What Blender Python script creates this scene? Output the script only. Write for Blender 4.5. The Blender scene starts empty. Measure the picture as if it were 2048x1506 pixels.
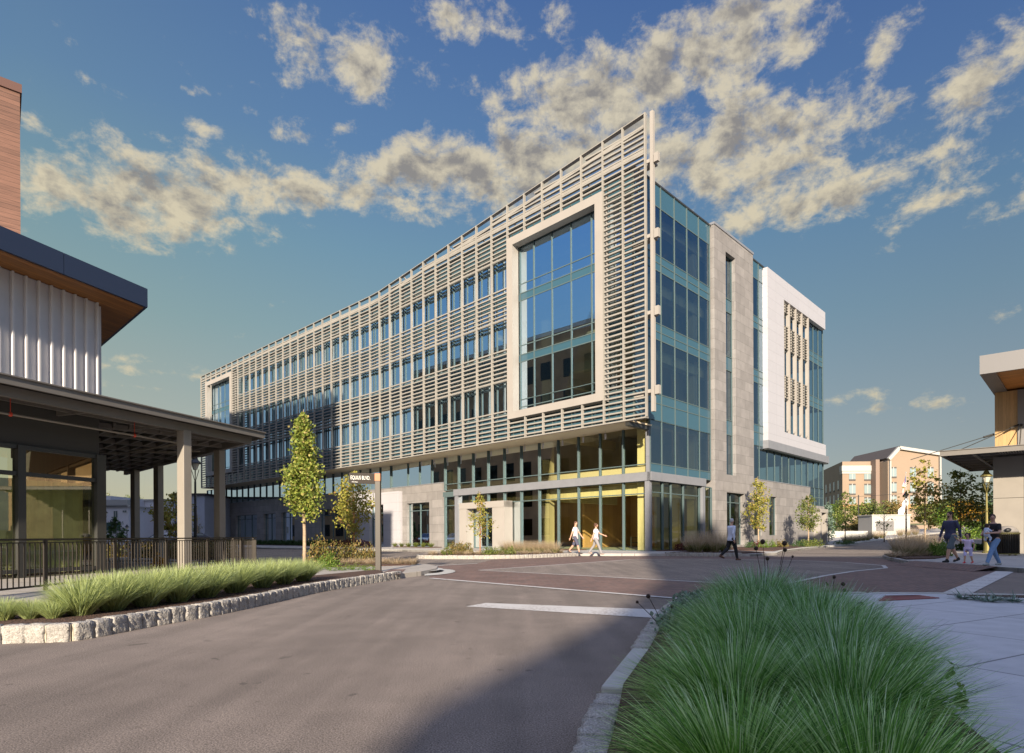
import bpy, bmesh, math, random
import numpy as np
from mathutils import Vector, Matrix
sc = bpy.context.scene
COL = sc.collection
rad = math.radians
rnd = random.Random(7)

# ---------------------------------------------------------------- camera
F, CX, CY, ROLL, HC = 1182.0, 1024.0, 1071.0, .0051, 1.15
cam = bpy.data.cameras.new('camera'); co = bpy.data.objects.new('camera', cam); COL.objects.link(co)
co.location = (0, 0, HC)
co.rotation_euler = (Matrix.Rotation(rad(90), 4, 'X') @ Matrix.Rotation(-ROLL, 4, 'Z')).to_euler()
cam.sensor_width = 36; cam.sensor_fit = 'HORIZONTAL'
cam.lens = 36 * F / 2048; cam.shift_y = (CY - 753) / 2048
cam.clip_start = .05; cam.clip_end = 3000
sc.camera = co
sc.render.resolution_x, sc.render.resolution_y = 1024, 753

# ---------------------------------------------------------------- sky, sun, exposure
SUN_AZ = (-.13, -.9915)          # horizontal direction towards the sun
SUN_EL = rad(19)
sun_v = Vector((SUN_AZ[0]*math.cos(SUN_EL), SUN_AZ[1]*math.cos(SUN_EL), math.sin(SUN_EL))).normalized()
sl = bpy.data.lights.new('sun', 'SUN'); so = bpy.data.objects.new('sun', sl); COL.objects.link(so)
sl.energy = 4.2; sl.angle = rad(.8); sl.color = (1, .865, .68)
so.rotation_euler = sun_v.to_track_quat('Z', 'Y').to_euler()
sc.view_settings.view_transform = 'Standard'; sc.view_settings.look = 'None'
sc.view_settings.exposure = 1.3; sc.view_settings.gamma = 1
EXPM = 2 ** -1.3

def ray(px, py):
    dx, dy = px - CX, py - CY
    return (dx - ROLL*dy)/F, 1.0, -(dy + ROLL*dx)/F
def G(px, py, z=0.0):
    """ground point (x, y) seen at photo pixel px,py on height z"""
    r = ray(px, py); t = (z - HC)/r[2]
    return (r[0]*t, t)
def AT(px, Y, z=0.0, py=1071):
    return (ray(px, py)[0]*Y, Y, z)
def ZAT(py, Y, px=1024):
    return HC + ray(px, py)[2]*Y

world = bpy.data.worlds.new('World'); sc.world = world; world.use_nodes = True
nt = world.node_tree; N, L = nt.nodes, nt.links
for n in list(N): N.remove(n)
def nd(t, **k):
    n = N.new(t)
    for a, b in k.items(): setattr(n, a, b)
    return n
def wmath(op, a, b=None, c=None, clamp=False):
    n = nd('ShaderNodeMath', operation=op, use_clamp=clamp)
    for i, v in enumerate((a, b, c)):
        if v is None: continue
        if hasattr(v, 'is_linked'): L.new(v, n.inputs[i])
        else: n.inputs[i].default_value = v
    return n.outputs[0]
sky = nd('ShaderNodeTexSky', sky_type='NISHITA'); sky.sun_disc = False
sky.sun_elevation = SUN_EL; sky.sun_rotation = math.atan2(SUN_AZ[0], SUN_AZ[1])
sky.altitude = 100; sky.air_density = 1.0; sky.dust_density = 1.2; sky.ozone_density = 2.2
tc = nd('ShaderNodeTexCoord')
sx = nd('ShaderNodeSeparateXYZ'); L.new(tc.outputs['Generated'], sx.inputs[0])
az = wmath('ARCTAN2', sx.outputs[0], sx.outputs[1])
el = wmath('ARCSINE', sx.outputs[2])
cb = nd('ShaderNodeCombineXYZ'); L.new(az, cb.inputs[0]); L.new(el, cb.inputs[1])
P = cb.outputs[0]
def azel(px, py):
    v = Vector(ray(px, py)).normalized()
    return math.atan2(v.x, v.y), math.asin(v.z)
# clouds of the evening: (px, py, half width px, half height px, weight)
BL = [(700,120,150,70,.9),(600,105,110,30,.6),(940,35,110,45,.85),(1190,190,190,90,1.1),(1400,110,260,80,1.0),(1330,160,260,70,1.0),(1560,90,130,60,.8),(1490,20,230,45,.9),
      (1640,180,90,45,.7),(1755,95,45,35,.75),(1960,170,110,80,.95),(2030,110,70,90,.8),(1790,210,60,30,.6),(1830,20,140,30,.5),(1450,300,190,90,1.1),(1560,330,200,80,.95),(1700,330,140,60,.6),(1880,300,170,45,.5),(1640,400,300,50,.8),(1900,390,200,45,.6),
      (1560,270,160,90,.95),(1760,360,160,50,.8),(930,330,160,60,1.1),(830,350,130,50,1.0),(1050,310,150,60,1.0),(700,385,180,40,.8),(880,405,220,35,.8),(460,365,110,55,1.0),(330,390,170,65,1.05),(200,400,130,60,1.0),(90,365,80,60,1.05),(240,445,170,40,.9),(430,440,130,30,.8),(560,380,140,50,.95),
      (245,187,70,20,.62),(60,245,40,30,.7),(600,268,70,25,.62),(415,255,45,20,.6),(325,275,40,14,.5),(230,262,60,25,.45),(690,255,35,18,.5),(570,162,20,12,.45),(390,182,22,12,.4),(500,218,30,16,.45),(505,165,25,14,.45),
      (1980,265,30,18,.5),(250,720,130,14,.55),(330,745,180,14,.6),(280,775,120,8,.45),(430,755,120,10,.5),(1680,800,70,18,.5),(1800,815,160,12,.5),(1790,500,50,12,.35),(1100,50,60,40,.5),(1260,250,250,50,.8),(1180,290,160,60,.9),(1000,380,180,50,.9),
      (300,60,60,20,.3),(1500,190,90,40,.7),(380,330,60,30,.5),(1990,420,110,40,.5),(1620,260,110,40,.5)]
M = None
for b in BL:
    px, py, hw, hh, w = b[:5]
    a0, e0 = azel(px, py); a1, _ = azel(px+hw, py); _, e1 = azel(px, py-hh)
    mp = nd('ShaderNodeMapping', vector_type='TEXTURE'); L.new(P, mp.inputs[0])
    mp.inputs['Location'].default_value = (a0, e0, 0)
    mp.inputs['Scale'].default_value = (abs(a1-a0)*1.5, abs(e1-e0)*1.6, 1)
    g = nd('ShaderNodeTexGradient', gradient_type='SPHERICAL'); L.new(mp.outputs[0], g.inputs[0])
    v = wmath('MULTIPLY', wmath('POWER', g.outputs['Fac'], .7), w)
    M = v if M is None else wmath('MAXIMUM', M, v)
# a thin general scatter of clouds outside the photographed part of the sky (seen only in reflections)
back = wmath('MULTIPLY', wmath('GREATER_THAN', wmath('ABSOLUTE', az), 2.3), .45)
M = wmath('MAXIMUM', M, back)
def fbm(off, scale, detail, rough, dist):
    mp = nd('ShaderNodeMapping'); L.new(P, mp.inputs[0])
    mp.inputs['Location'].default_value = off; mp.inputs['Scale'].default_value = (1.0, 1.5, 1)
    n = nd('ShaderNodeTexNoise'); L.new(mp.outputs[0], n.inputs['Vector'])
    n.inputs['Scale'].default_value = scale; n.inputs['Detail'].default_value = detail
    n.inputs['Roughness'].default_value = rough; n.inputs['Distortion'].default_value = dist
    return n.outputs[0]
n1 = fbm((.4, 0, 0), 15, 14, .66, .15)
n2 = fbm((.39, .030, 0), 15, 9, .62, .15)
n4 = fbm((3.0, 1.06, 0), 26, 8, .6, .4)
def dens(n, lo, hi):
    s = wmath('ADD', wmath('MULTIPLY', M, .61), wmath('MULTIPLY', n, 1.5))
    mr = nd('ShaderNodeMapRange', interpolation_type='SMOOTHSTEP'); L.new(s, mr.inputs[0])
    mr.inputs[1].default_value = lo; mr.inputs[2].default_value = hi
    return mr.outputs[0]
D = dens(n1, .94, 1.30)
Sh = wmath('ADD', wmath('MULTIPLY', dens(n2, 1.0, 1.6), 1.3), wmath('MULTIPLY', wmath('SUBTRACT', n4, .56), 1.7), clamp=True)
def rgb(r, g, b):
    f = lambda c: ((c/255+.055)/1.055)**2.4 if c > 10 else c/255/12.92
    return (f(r), f(g), f(b), 1)
def wmix(fac, a, b):
    m = nd('ShaderNodeMix', data_type='RGBA')
    for s, v in ((m.inputs[0], fac), (m.inputs[6], a), (m.inputs[7], b)):
        if hasattr(v, 'is_linked'): L.new(v, s)
        else: s.default_value = v
    return m.outputs[2]
lit = wmix(wmath('MULTIPLY', wmath('SUBTRACT', .75, el), 1.3, clamp=True), rgb(212, 203, 182), rgb(226, 210, 170))
cloud = wmix(wmath('MULTIPLY', Sh, .85), lit, rgb(126, 124, 126))
# clear-air colour: the physical sky, tinted by height and azimuth like the photographed evening
elr = nd('ShaderNodeValToRGB'); L.new(wmath('MULTIPLY', el, 1/1.1), elr.inputs[0])
cr = elr.color_ramp; cr.elements[0].position = 0; cr.elements[0].color = rgb(160, 156, 138)
cr.elements[1].position = 1; cr.elements[1].color = rgb(46, 76, 138)
for p_, c_ in ((.10, (150, 151, 138)), (.19, (136, 148, 142)), (.29, (117, 144, 149)), (.40, (100, 136, 158)), (.52, (82, 118, 162)), (.70, (64, 97, 154))):
    e_ = cr.elements.new(p_); e_.color = rgb(*c_)
azr = nd('ShaderNodeValToRGB'); L.new(wmath('ADD', wmath('MULTIPLY', az, 1/(2*math.pi)), .5), azr.inputs[0])
ar = azr.color_ramp; ar.elements[0].position = 0; ar.elements[0].color = (1.0, 1.05, 1.25, 1)
ar.elements[1].position = 1; ar.elements[1].color = (1.0, 1.05, 1.25, 1)
for p_, c_ in ((.24, (.75, .90, 1.2)), (.33, (.80, .92, 1.15)), (.365, (1.05, 1.05, 1.0)), (.39, (1.34, 1.19, .94)), (.46, (1.12, 1.08, 1.0)), (.53, (.88, .90, .93)), (.61, (.72, .74, .84)), (.70, (.70, .82, 1.1))):
    e_ = ar.elements.new(p_); e_.color = (*c_, 1)
tint = nd('ShaderNodeMix', data_type='RGBA', blend_type='MULTIPLY'); tint.inputs[0].default_value = 1
L.new(elr.outputs[0], tint.inputs[6]); L.new(azr.outputs[0], tint.inputs[7])
nsk = nd('ShaderNodeVectorMath', operation='SCALE'); L.new(sky.outputs[0], nsk.inputs[0]); nsk.inputs[3].default_value = .12
paint = nd('ShaderNodeVectorMath', operation='SCALE'); L.new(tint.outputs[2], paint.inputs[0]); paint.inputs[3].default_value = EXPM
clear = wmix(.9, nsk.outputs[0], paint.outputs[0])
cls = nd('ShaderNodeVectorMath', operation='SCALE'); L.new(cloud, cls.inputs[0]); cls.inputs[3].default_value = EXPM
allsky0 = wmix(wmath('MULTIPLY', D, .93), clear, cls.outputs[0])
# unseen extra sky glow, added overhead and behind the camera to lift shade
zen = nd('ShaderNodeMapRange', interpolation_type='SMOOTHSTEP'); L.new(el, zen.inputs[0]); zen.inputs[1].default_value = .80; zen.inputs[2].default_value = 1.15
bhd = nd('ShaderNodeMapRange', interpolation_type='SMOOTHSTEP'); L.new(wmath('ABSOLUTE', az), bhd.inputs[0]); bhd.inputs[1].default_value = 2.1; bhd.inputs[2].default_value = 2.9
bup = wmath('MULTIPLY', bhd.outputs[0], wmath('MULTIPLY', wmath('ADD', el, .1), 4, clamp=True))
fill_glow = wmath('MAXIMUM', wmath('MULTIPLY', zen.outputs[0], 1.0), wmath('MULTIPLY', bup, .75))
vc = nd('ShaderNodeVectorMath', operation='SCALE'); vc.inputs[0].default_value = (.60, .67, .88); L.new(wmath('MULTIPLY', fill_glow, EXPM), vc.inputs[3])
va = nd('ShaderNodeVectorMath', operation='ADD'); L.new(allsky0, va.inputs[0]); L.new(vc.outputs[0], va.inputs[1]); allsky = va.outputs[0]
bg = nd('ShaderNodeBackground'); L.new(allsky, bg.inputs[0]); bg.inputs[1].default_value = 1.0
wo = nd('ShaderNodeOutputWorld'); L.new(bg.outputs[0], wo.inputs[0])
sc.cycles.use_adaptive_sampling = True
sc.cycles.max_bounces = 8; sc.cycles.transparent_max_bounces = 24
sc.cycles.sample_clamp_indirect = 6

# ---------------------------------------------------------------- helpers
class MB:
    def __init__(s): s.v = []; s.f = []
    def poly(s, pts):
        n = len(s.v); s.v += [tuple(p) for p in pts]; s.f.append(tuple(range(n, n+len(pts))))
    def hexa(s, p):       # 8 corners: 0-3 bottom loop, 4-7 top loop
        n = len(s.v); s.v += [tuple(q) for q in p]
        for q in ((3,2,1,0),(4,5,6,7),(0,1,5,4),(1,2,6,5),(2,3,7,6),(3,0,4,7)): s.f.append(tuple(n+i for i in q))
    def box(s, x0, x1, y0, y1, z0, z1):
        s.hexa([(x0,y0,z0),(x1,y0,z0),(x1,y1,z0),(x0,y1,z0),(x0,y0,z1),(x1,y0,z1),(x1,y1,z1),(x0,y1,z1)])
    def fbox(s, fn, s0, s1, o0, o1, z0, z1):
        s.hexa([fn(s0,o0,z0),fn(s1,o0,z0),fn(s1,o1,z0),fn(s0,o1,z0),fn(s0,o0,z1),fn(s1,o0,z1),fn(s1,o1,z1),fn(s0,o1,z1)])
    def prism(s, poly, z0, z1, top=None):
        n = len(s.v); k = len(poly)
        zf = z1 if callable(z1) else (lambda x, y: z1)
        zg = z0 if callable(z0) else (lambda x, y: z0)
        s.v += [(p[0], p[1], zg(*p[:2])) for p in poly] + [(p[0], p[1], zf(*p[:2])) for p in poly]
        s.f.append(tuple(range(n+k-1, n-1, -1))); s.f.append(tuple(range(n+k, n+2*k)))
        for i in range(k):
            j = (i+1) % k; s.f.append((n+i, n+j, n+k+j, n+k+i))
    def tube(s, pts, r, n=8, cap=True):
        pts = [Vector(p) for p in pts]; rr = r if isinstance(r, (list, tuple)) else [r]*len(pts)
        b = len(s.v); up = Vector((0, 0, 1))
        for i, p in enumerate(pts):
            d = (pts[min(i+1, len(pts)-1)] - pts[max(i-1, 0)]).normalized()
            a = d.cross(up if abs(d.z) < .95 else Vector((1, 0, 0))).normalized(); c = d.cross(a)
            for k in range(n):
                t = 2*math.pi*k/n; s.v.append(tuple(p + (a*math.cos(t) + c*math.sin(t))*rr[i]))
        for i in range(len(pts)-1):
            for k in range(n):
                q = b+i*n; s.f.append((q+k, q+(k+1) % n, q+n+(k+1) % n, q+n+k))
        if cap: s.f.append(tuple(b+k for k in range(n-1, -1, -1))); s.f.append(tuple(b+(len(pts)-1)*n+k for k in range(n)))
    def beam(s, p, q, w, h=None, up=(0, 0, 1)):
        h = h or w; p, q = Vector(p), Vector(q); d = (q-p).normalized(); u = Vector(up)
        if abs(d.dot(u)) > .95: u = Vector((1, 0, 0))
        a = d.cross(u).normalized()*w/2; c = a.cross(d).normalized()*h/2
        s.hexa([p-a-c, p+a-c, q+a-c, q-a-c, p-a+c, p+a+c, q+a+c, q-a+c])
    def lathe(s, prof, c=(0, 0, 0), n=16):
        b = len(s.v)
        for r, z in prof:
            for k in range(n):
                t = 2*math.pi*k/n; s.v.append((c[0]+r*math.cos(t), c[1]+r*math.sin(t), c[2]+z))
        for i in range(len(prof)-1):
            for k in range(n):
                q = b+i*n; s.f.append((q+k, q+(k+1) % n, q+n+(k+1) % n, q+n+k))
        s.f.append(tuple(b+k for k in range(n-1, -1, -1))); s.f.append(tuple(b+(len(prof)-1)*n+k for k in range(n)))
    def ball(s, c, r, n=8, m=6, sq=(1, 1, 1)):
        s_ = [(max(.001, math.sin(math.pi*i/m))*r, -math.cos(math.pi*i/m)*r) for i in range(m+1)]
        b = len(s.v)
        for q, z in s_:
            for k in range(n):
                t = 2*math.pi*k/n; s.v.append((c[0]+q*math.cos(t)*sq[0], c[1]+q*math.sin(t)*sq[1], c[2]+z*sq[2]))
        for i in range(m):
            for k in range(n):
                q = b+i*n; s.f.append((q+k, q+(k+1) % n, q+n+(k+1) % n, q+n+k))
    def build(s, name, m, parent=None, smooth=False, bevel=0, loc=None):
        me = bpy.data.meshes.new(name)
        vs = s.v if loc is None else [(a-loc[0], b-loc[1], c-loc[2]) for a, b, c in s.v]
        me.from_pydata(vs, [], s.f); me.update()
        me.materials.append(m)
        if smooth: me.polygons.foreach_set('use_smooth', [True]*len(me.polygons))
        o = bpy.data.objects.new(name, me); COL.objects.link(o)
        if parent is not None:
            o.parent = parent
            if loc is None: o.matrix_parent_inverse = Matrix.Translation(parent.location).inverted()
        elif loc is not None: o.location = loc
        if bevel:
            b = o.modifiers.new('bevel', 'BEVEL'); b.width = bevel; b.segments = 2; b.limit_method = 'ANGLE'
        return o
def build_each(mb, name, m, parent, **k):
    out = []
    for i in range(0, len(mb.v), 8):
        q = MB(); q.hexa(mb.v[i:i+8]); out.append(q.build(name, m, parent, **k))
    return out
def tag(o, label=None, cat=None, group=None, kind=None):
    if label: o['label'] = label
    if cat: o['category'] = cat
    if group: o['group'] = group
    if kind: o['kind'] = kind
    return o
def thing(name, loc, label, cat, group=None):
    o = bpy.data.objects.new(name, None); COL.objects.link(o); o.location = loc
    o.empty_display_size = .3
    return tag(o, label, cat, group)
def struct(o): o['kind'] = 'structure'; return o
def kids(o): return [c for c in bpy.data.objects if c.parent == o]
def copy_thing(o, loc, rz=0, label=None, scale=None):
    r = o.copy(); COL.objects.link(r); r.location = loc; r.rotation_euler = (0, 0, rz)
    if scale: r.scale = (scale,)*3 if not isinstance(scale, tuple) else scale
    if label: r['label'] = label
    for ch in kids(o):
        c = ch.copy(); COL.objects.link(c); c.parent = r
        for g in kids(ch):
            d = g.copy(); COL.objects.link(d); d.parent = c
    return r

# ---------------------------------------------------------------- materials
def mat(name, col=(.5, .5, .5), rough=.6, metal=0., noise=0., nscale=3., bump=0., bscale=40., spec=.5, coord=None):
    m = bpy.data.materials.new(name); m.use_nodes = True; t = m.node_tree
    b = t.nodes['Principled BSDF']; b.inputs['Base Color'].default_value = (*col[:3], 1)
    b.inputs['Roughness'].default_value = rough; b.inputs['Metallic'].default_value = metal
    b.inputs['Specular IOR Level'].default_value = spec
    g = t.nodes.new('ShaderNodeNewGeometry')
    if noise:
        n = t.nodes.new('ShaderNodeTexNoise'); n.inputs['Scale'].default_value = nscale; n.inputs['Detail'].default_value = 6
        t.links.new(g.outputs['Position'], n.inputs['Vector'])
        mr = t.nodes.new('ShaderNodeMapRange'); t.links.new(n.outputs[0], mr.inputs[0])
        mr.inputs[1].default_value = .3; mr.inputs[2].default_value = .7
        mr.inputs[3].default_value = 1-noise; mr.inputs[4].default_value = 1+noise
        s = t.nodes.new('ShaderNodeVectorMath'); s.operation = 'SCALE'; s.inputs[0].default_value = col[:3]
        t.links.new(mr.outputs[0], s.inputs[3]); t.links.new(s.outputs[0], b.inputs['Base Color'])
    if bump:
        n = t.nodes.new('ShaderNodeTexNoise'); n.inputs['Scale'].default_value = bscale; n.inputs['Detail'].default_value = 5
        t.links.new(g.outputs['Position'], n.inputs['Vector'])
        bp = t.nodes.new('ShaderNodeBump'); bp.inputs['Strength'].default_value = bump; bp.inputs['Distance'].default_value = .02
        t.links.new(n.outputs[0], bp.inputs['Height']); t.links.new(bp.outputs[0], b.inputs['Normal'])
    return m
def X(m):      # node shorthand for editing a material
    t = m.node_tree
    class K: pass
    k = K(); k.t = t; k.b = t.nodes['Principled BSDF']
    def n(ty, **kw):
        q = t.nodes.new(ty)
        for a, v in kw.items():
            if a.startswith('_'): q.inputs[a[1:].replace('_', ' ')].default_value = v
            else: setattr(q, a, v)
        return q
    k.n = n; k.l = lambda a, c: t.links.new(a, c)
    k.g = n('ShaderNodeNewGeometry')
    def math_(op, a, c=None, clamp=False):
        q = n('ShaderNodeMath', operation=op, use_clamp=clamp)
        for i, v in enumerate((a, c)):
            if v is None: continue
            if hasattr(v, 'is_linked'): k.l(v, q.inputs[i])
            else: q.inputs[i].default_value = v
        return q.outputs[0]
    k.m = math_
    def mix(f, a, c, bt='MIX'):
        q = n('ShaderNodeMix', data_type='RGBA', blend_type=bt)
        for s_, v in ((q.inputs[0], f), (q.inputs[6], a), (q.inputs[7], c)):
            if hasattr(v, 'is_linked'): k.l(v, s_)
            else: s_.default_value = (*v[:3], 1) if isinstance(v, (tuple, list)) else v
        return q.outputs[2]
    k.mix = mix
    def noise(scale, detail=5, vec=None, rough=.5):
        q = n('ShaderNodeTexNoise'); q.inputs['Scale'].default_value = scale; q.inputs['Detail'].default_value = detail; q.inputs['Roughness'].default_value = rough
        k.l(vec if vec is not None else k.g.outputs['Position'], q.inputs['Vector']); return q.outputs[0]
    k.noise = noise
    def ramp(v, lo, hi, a=0., c=1.):
        q = n('ShaderNodeMapRange'); k.l(v, q.inputs[0])
        for i, w in enumerate((lo, hi, a, c)): q.inputs[i+1].default_value = w
        return q.outputs[0]
    k.ramp = ramp
    def plane(ax, ay, sx_=1., sz_=1., flat=False):      # 2-D coords: along (ax, ay), and z (or across)
        s_ = n('ShaderNodeSeparateXYZ'); k.l(k.g.outputs['Position'], s_.inputs[0])
        u = math_('MULTIPLY', math_('ADD', math_('MULTIPLY', s_.outputs[0], ax), math_('MULTIPLY', s_.outputs[1], ay)), sx_)
        if flat: v = math_('MULTIPLY', math_('ADD', math_('MULTIPLY', s_.outputs[0], -ay), math_('MULTIPLY', s_.outputs[1], ax)), sz_)
        else: v = math_('MULTIPLY', s_.outputs[2], sz_)
        c = n('ShaderNodeCombineXYZ'); k.l(u, c.inputs[0]); k.l(v, c.inputs[1]); return c.outputs[0]
    k.plane = plane
    def bump(h, strength, dist=.02):
        q = n('ShaderNodeBump'); q.inputs['Strength'].default_value = strength; q.inputs['Distance'].default_value = dist
        k.l(h, q.inputs['Height']); k.l(q.outputs[0], k.b.inputs['Normal'])
    k.bump = bump
    return k
def panel_mat(name, col, ax, ay, w, h, rough=.6, var=.12, line=.5, noise=.06, joint=.012, nscale=2.5, flat=False, off=.5, col2=None, bumpn=0):
    m = mat(name, col, rough); k = X(m)
    vec = k.plane(ax, ay, flat=flat)
    br = k.n('ShaderNodeTexBrick'); br.offset = off; k.l(vec, br.inputs['Vector'])
    br.inputs['Scale'].default_value = 1; br.inputs['Brick Width'].default_value = w; br.inputs['Row Height'].default_value = h
    br.inputs['Mortar Size'].default_value = joint; br.inputs['Mortar Smooth'].default_value = .1
    c = Vector(col[:3]); c2 = Vector(col2[:3]) if col2 else c*(1-var*2)
    br.inputs['Color1'].default_value = (*(c*(1+var)), 1); br.inputs['Color2'].default_value = (*c2, 1)
    br.inputs['Mortar'].default_value = (*(c*line), 1)
    s = k.ramp(k.noise(nscale, 8, rough=.6), .3, .7, 1-noise, 1+noise)
    o = k.n('ShaderNodeVectorMath', operation='SCALE'); k.l(br.outputs['Color'], o.inputs[0]); k.l(s, o.inputs[3])
    k.l(o.outputs[0], k.b.inputs['Base Color'])
    if bumpn: k.bump(k.noise(bumpn, 6), .25)
    return m
def wood_mat(name, col, ax, ay, plank=.12, vertical=True, dark=.55, rough=.45, flat=False, streak=1.):
    m = mat(name, col, rough); k = X(m)
    vec = k.plane(ax, ay, flat=flat)
    sp = k.n('ShaderNodeSeparateXYZ'); k.l(vec, sp.inputs[0])
    a = sp.outputs[0 if vertical else 1]; b = sp.outputs[1 if vertical else 0]
    idx = k.m('FLOOR', k.m('DIVIDE', a, plank)); fr = k.m('FRACT', k.m('DIVIDE', a, plank))
    wn = k.n('ShaderNodeTexWhiteNoise', noise_dimensions='1D'); k.l(idx, wn.inputs['W'])
    cv = k.n('ShaderNodeCombineXYZ'); k.l(k.m('MULTIPLY', a, 30), cv.inputs[0]); k.l(k.m('ADD', k.m('MULTIPLY', b, 1.5), k.m('MULTIPLY', wn.outputs[0], 20)), cv.inputs[1])
    g = k.noise(1.2, 5, cv.outputs[0])
    s = k.m('ADD', k.ramp(g, .3, .7, 1-.28*streak, 1+.25*streak), k.m('MULTIPLY', k.m('SUBTRACT', wn.outputs[0], .5), .35*streak))
    gap = k.m('GREATER_THAN', k.m('ABSOLUTE', k.m('SUBTRACT', fr, .5)), .5-.006/plank*1.2)
    s = k.m('MULTIPLY', s, k.m('SUBTRACT', 1, k.m('MULTIPLY', gap, 1-dark)))
    o = k.n('ShaderNodeVectorMath', operation='SCALE'); o.inputs[0].default_value = col[:3]; k.l(s, o.inputs[3])
    k.l(o.outputs[0], k.b.inputs['Base Color']); return m
def glass_mat(name, tint=(.5, .62, .6), refl=(.9, .95, 1.), f0=.22, f1=.95, rough=.0):
    m = bpy.data.materials.new(name); m.use_nodes = True; t = m.node_tree
    for n in list(t.nodes): t.nodes.remove(n)
    n = t.nodes.new; o = n('ShaderNodeOutputMaterial'); mx = n('ShaderNodeMixShader')
    tr = n('ShaderNodeBsdfTransparent'); tr.inputs[0].default_value = (*tint, 1)
    gl = n('ShaderNodeBsdfGlossy'); gl.inputs['Color'].default_value = (*refl, 1); gl.inputs['Roughness'].default_value = rough
    lw = n('ShaderNodeFresnel'); lw.inputs[0].default_value = 1.5
    mr = n('ShaderNodeMapRange'); mr.inputs[1].default_value = .04; mr.inputs[2].default_value = 1
    mr.inputs[3].default_value = f0; mr.inputs[4].default_value = f1
    t.links.new(lw.outputs[0], mr.inputs[0]); t.links.new(mr.outputs[0], mx.inputs[0])
    t.links.new(tr.outputs[0], mx.inputs[1]); t.links.new(gl.outputs[0], mx.inputs[2]); t.links.new(mx.outputs[0], o.inputs[0])
    return m
def leaf_mat(name, c1, c2, c3=None, trans=.35, rough=.5):
    m = bpy.data.materials.new(name); m.use_nodes = True; t = m.node_tree
    b = t.nodes['Principled BSDF']; b.inputs['Roughness'].default_value = rough
    b.inputs['Specular IOR Level'].default_value = .3
    g = t.nodes.new('ShaderNodeNewGeometry'); r = t.nodes.new('ShaderNodeValToRGB')
    t.links.new(g.outputs['Random Per Island'], r.inputs[0])
    r.color_ramp.elements[0].color = (*c1, 1); r.color_ramp.elements[1].color = (*c2, 1)
    if c3: e = r.color_ramp.elements.new(.85); e.color = (*c2, 1); r.color_ramp.elements[-1].color = (*c3, 1)
    t.links.new(r.outputs[0], b.inputs['Base Color'])
    tl = t.nodes.new('ShaderNodeBsdfTranslucent'); t.links.new(r.outputs[0], tl.inputs[0])
    mx = t.nodes.new('ShaderNodeMixShader'); mx.inputs[0].default_value = trans
    o = t.nodes['Material Output']
    t.links.new(b.outputs[0], mx.inputs[1]); t.links.new(tl.outputs[0], mx.inputs[2]); t.links.new(mx.outputs[0], o.inputs[0])
    return m
S2_ = .70710678
M_ = {}
M_['dark'] = mat('dark_bronze_metal', (.035, .035, .033), .4)
M_['mull'] = mat('mullion_teal_grey', (.085, .12, .125), .65, 0, spec=.12)
M_['screen'] = mat('beige_screen_metal', (.285, .268, .242), .6, noise=.07, nscale=1.5, spec=.15)
M_['frame'] = mat('pale_frame_metal', (.32, .295, .27), .7, noise=.04, nscale=.8, spec=.08)
M_['grey'] = panel_mat('grey_canopy_panel', (.20, .205, .225), S2_, S2_, 1.82, 6, .45, .02, .7, off=0)
M_['white'] = panel_mat('white_metal_panel', (.42, .41, .435), 0, 1.4142, 2.6, .86, .4, .01, .72, .02, .012, off=0)
M_['stone'] = panel_mat('limestone_panel', (.235, .22, .213), 0, 1.4142, 1.5, .72, .75, .07, .5, .13, .010, nscale=1.3, bumpn=8)
M_['spandrel'] = mat('teal_spandrel_glass', (.04, .098, .135), .10, 0, spec=.9)
M_['glass'] = glass_mat('reflective_blue_glass', (.60, .72, .72), (.66, .84, 1.), .24)
M_['glass2'] = glass_mat('clear_shop_glass', (.86, .90, .74), (.85, .95, 1.), .055)
M_['timber'] = wood_mat('glulam_timber', (.62, .52, .31), 0, 1.41, .3, True, .9, .5, streak=.3)
M_['timberwall'] = wood_mat('timber_wall_panel', (.60, .35, .15), 0, 1.41, .6, True, .6, .5, streak=.5)
M_['ceil'] = mat('timber_ceiling', (.55, .45, .30), .7)
M_['floor'] = mat('interior_floor', (.40, .42, .30), .5)
M_['core'] = mat('interior_wall', (.36, .32, .27), .8, noise=.15, nscale=.5)
M_['roof'] = mat('roof_membrane', (.3, .3, .3), .9)
# ================================================================ main building
C0 = (8.534, 36.5)
U0 = (C0[0]-1.69*S2_, C0[1]-1.69*S2_)
D1, N1 = (-S2_, S2_), (-S2_, -S2_)
D2, N2 = (-.7443, .6678), (-.6678, -.7443)
SB = 28.31
BND = (U0[0]+D1[0]*SB, U0[1]+D1[1]*SB)
ms = Vector((N1[0]+N2[0], N1[1]+N2[1])).normalized()
def LF(s, off, z):           # left facade: s along, off outwards from the upper glass plane
    if abs(s-SB) < 1e-6: return (BND[0]+ms.x*off, BND[1]+ms.y*off, z)
    if s < SB: return (U0[0]+D1[0]*s+N1[0]*off, U0[1]+D1[1]*s+N1[1]*off, z)
    return (BND[0]+D2[0]*(s-SB)+N2[0]*off, BND[1]+D2[1]*(s-SB)+N2[1]*off, z)
def RF(t, off, z):           # right facade: t from the lower corner, off outwards
    return (C0[0]+S2_*t+S2_*off, C0[1]+S2_*t-S2_*off, z)
LOW = -1.69
SEND = 68.16                 # left end
TEND = 32.0
SLOW = 72.2                 # the two lower storeys reach a little further left
def split(s0, s1):
    return [(s0, SB), (SB, s1)] if s0 < SB-1e-6 and s1 > SB+1e-6 else [(s0, s1)]
def lbox(mb, s0, s1, o0, o1, z0, z1):
    for a, b in split(s0, s1): mb.fbox(LF, a, b, o0, o1, z0, z1)
B = thing('office_building', (C0[0], C0[1], 0), 'five storey corner office building with louvred sun screen, stone tower and white box bay', 'office building')

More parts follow.
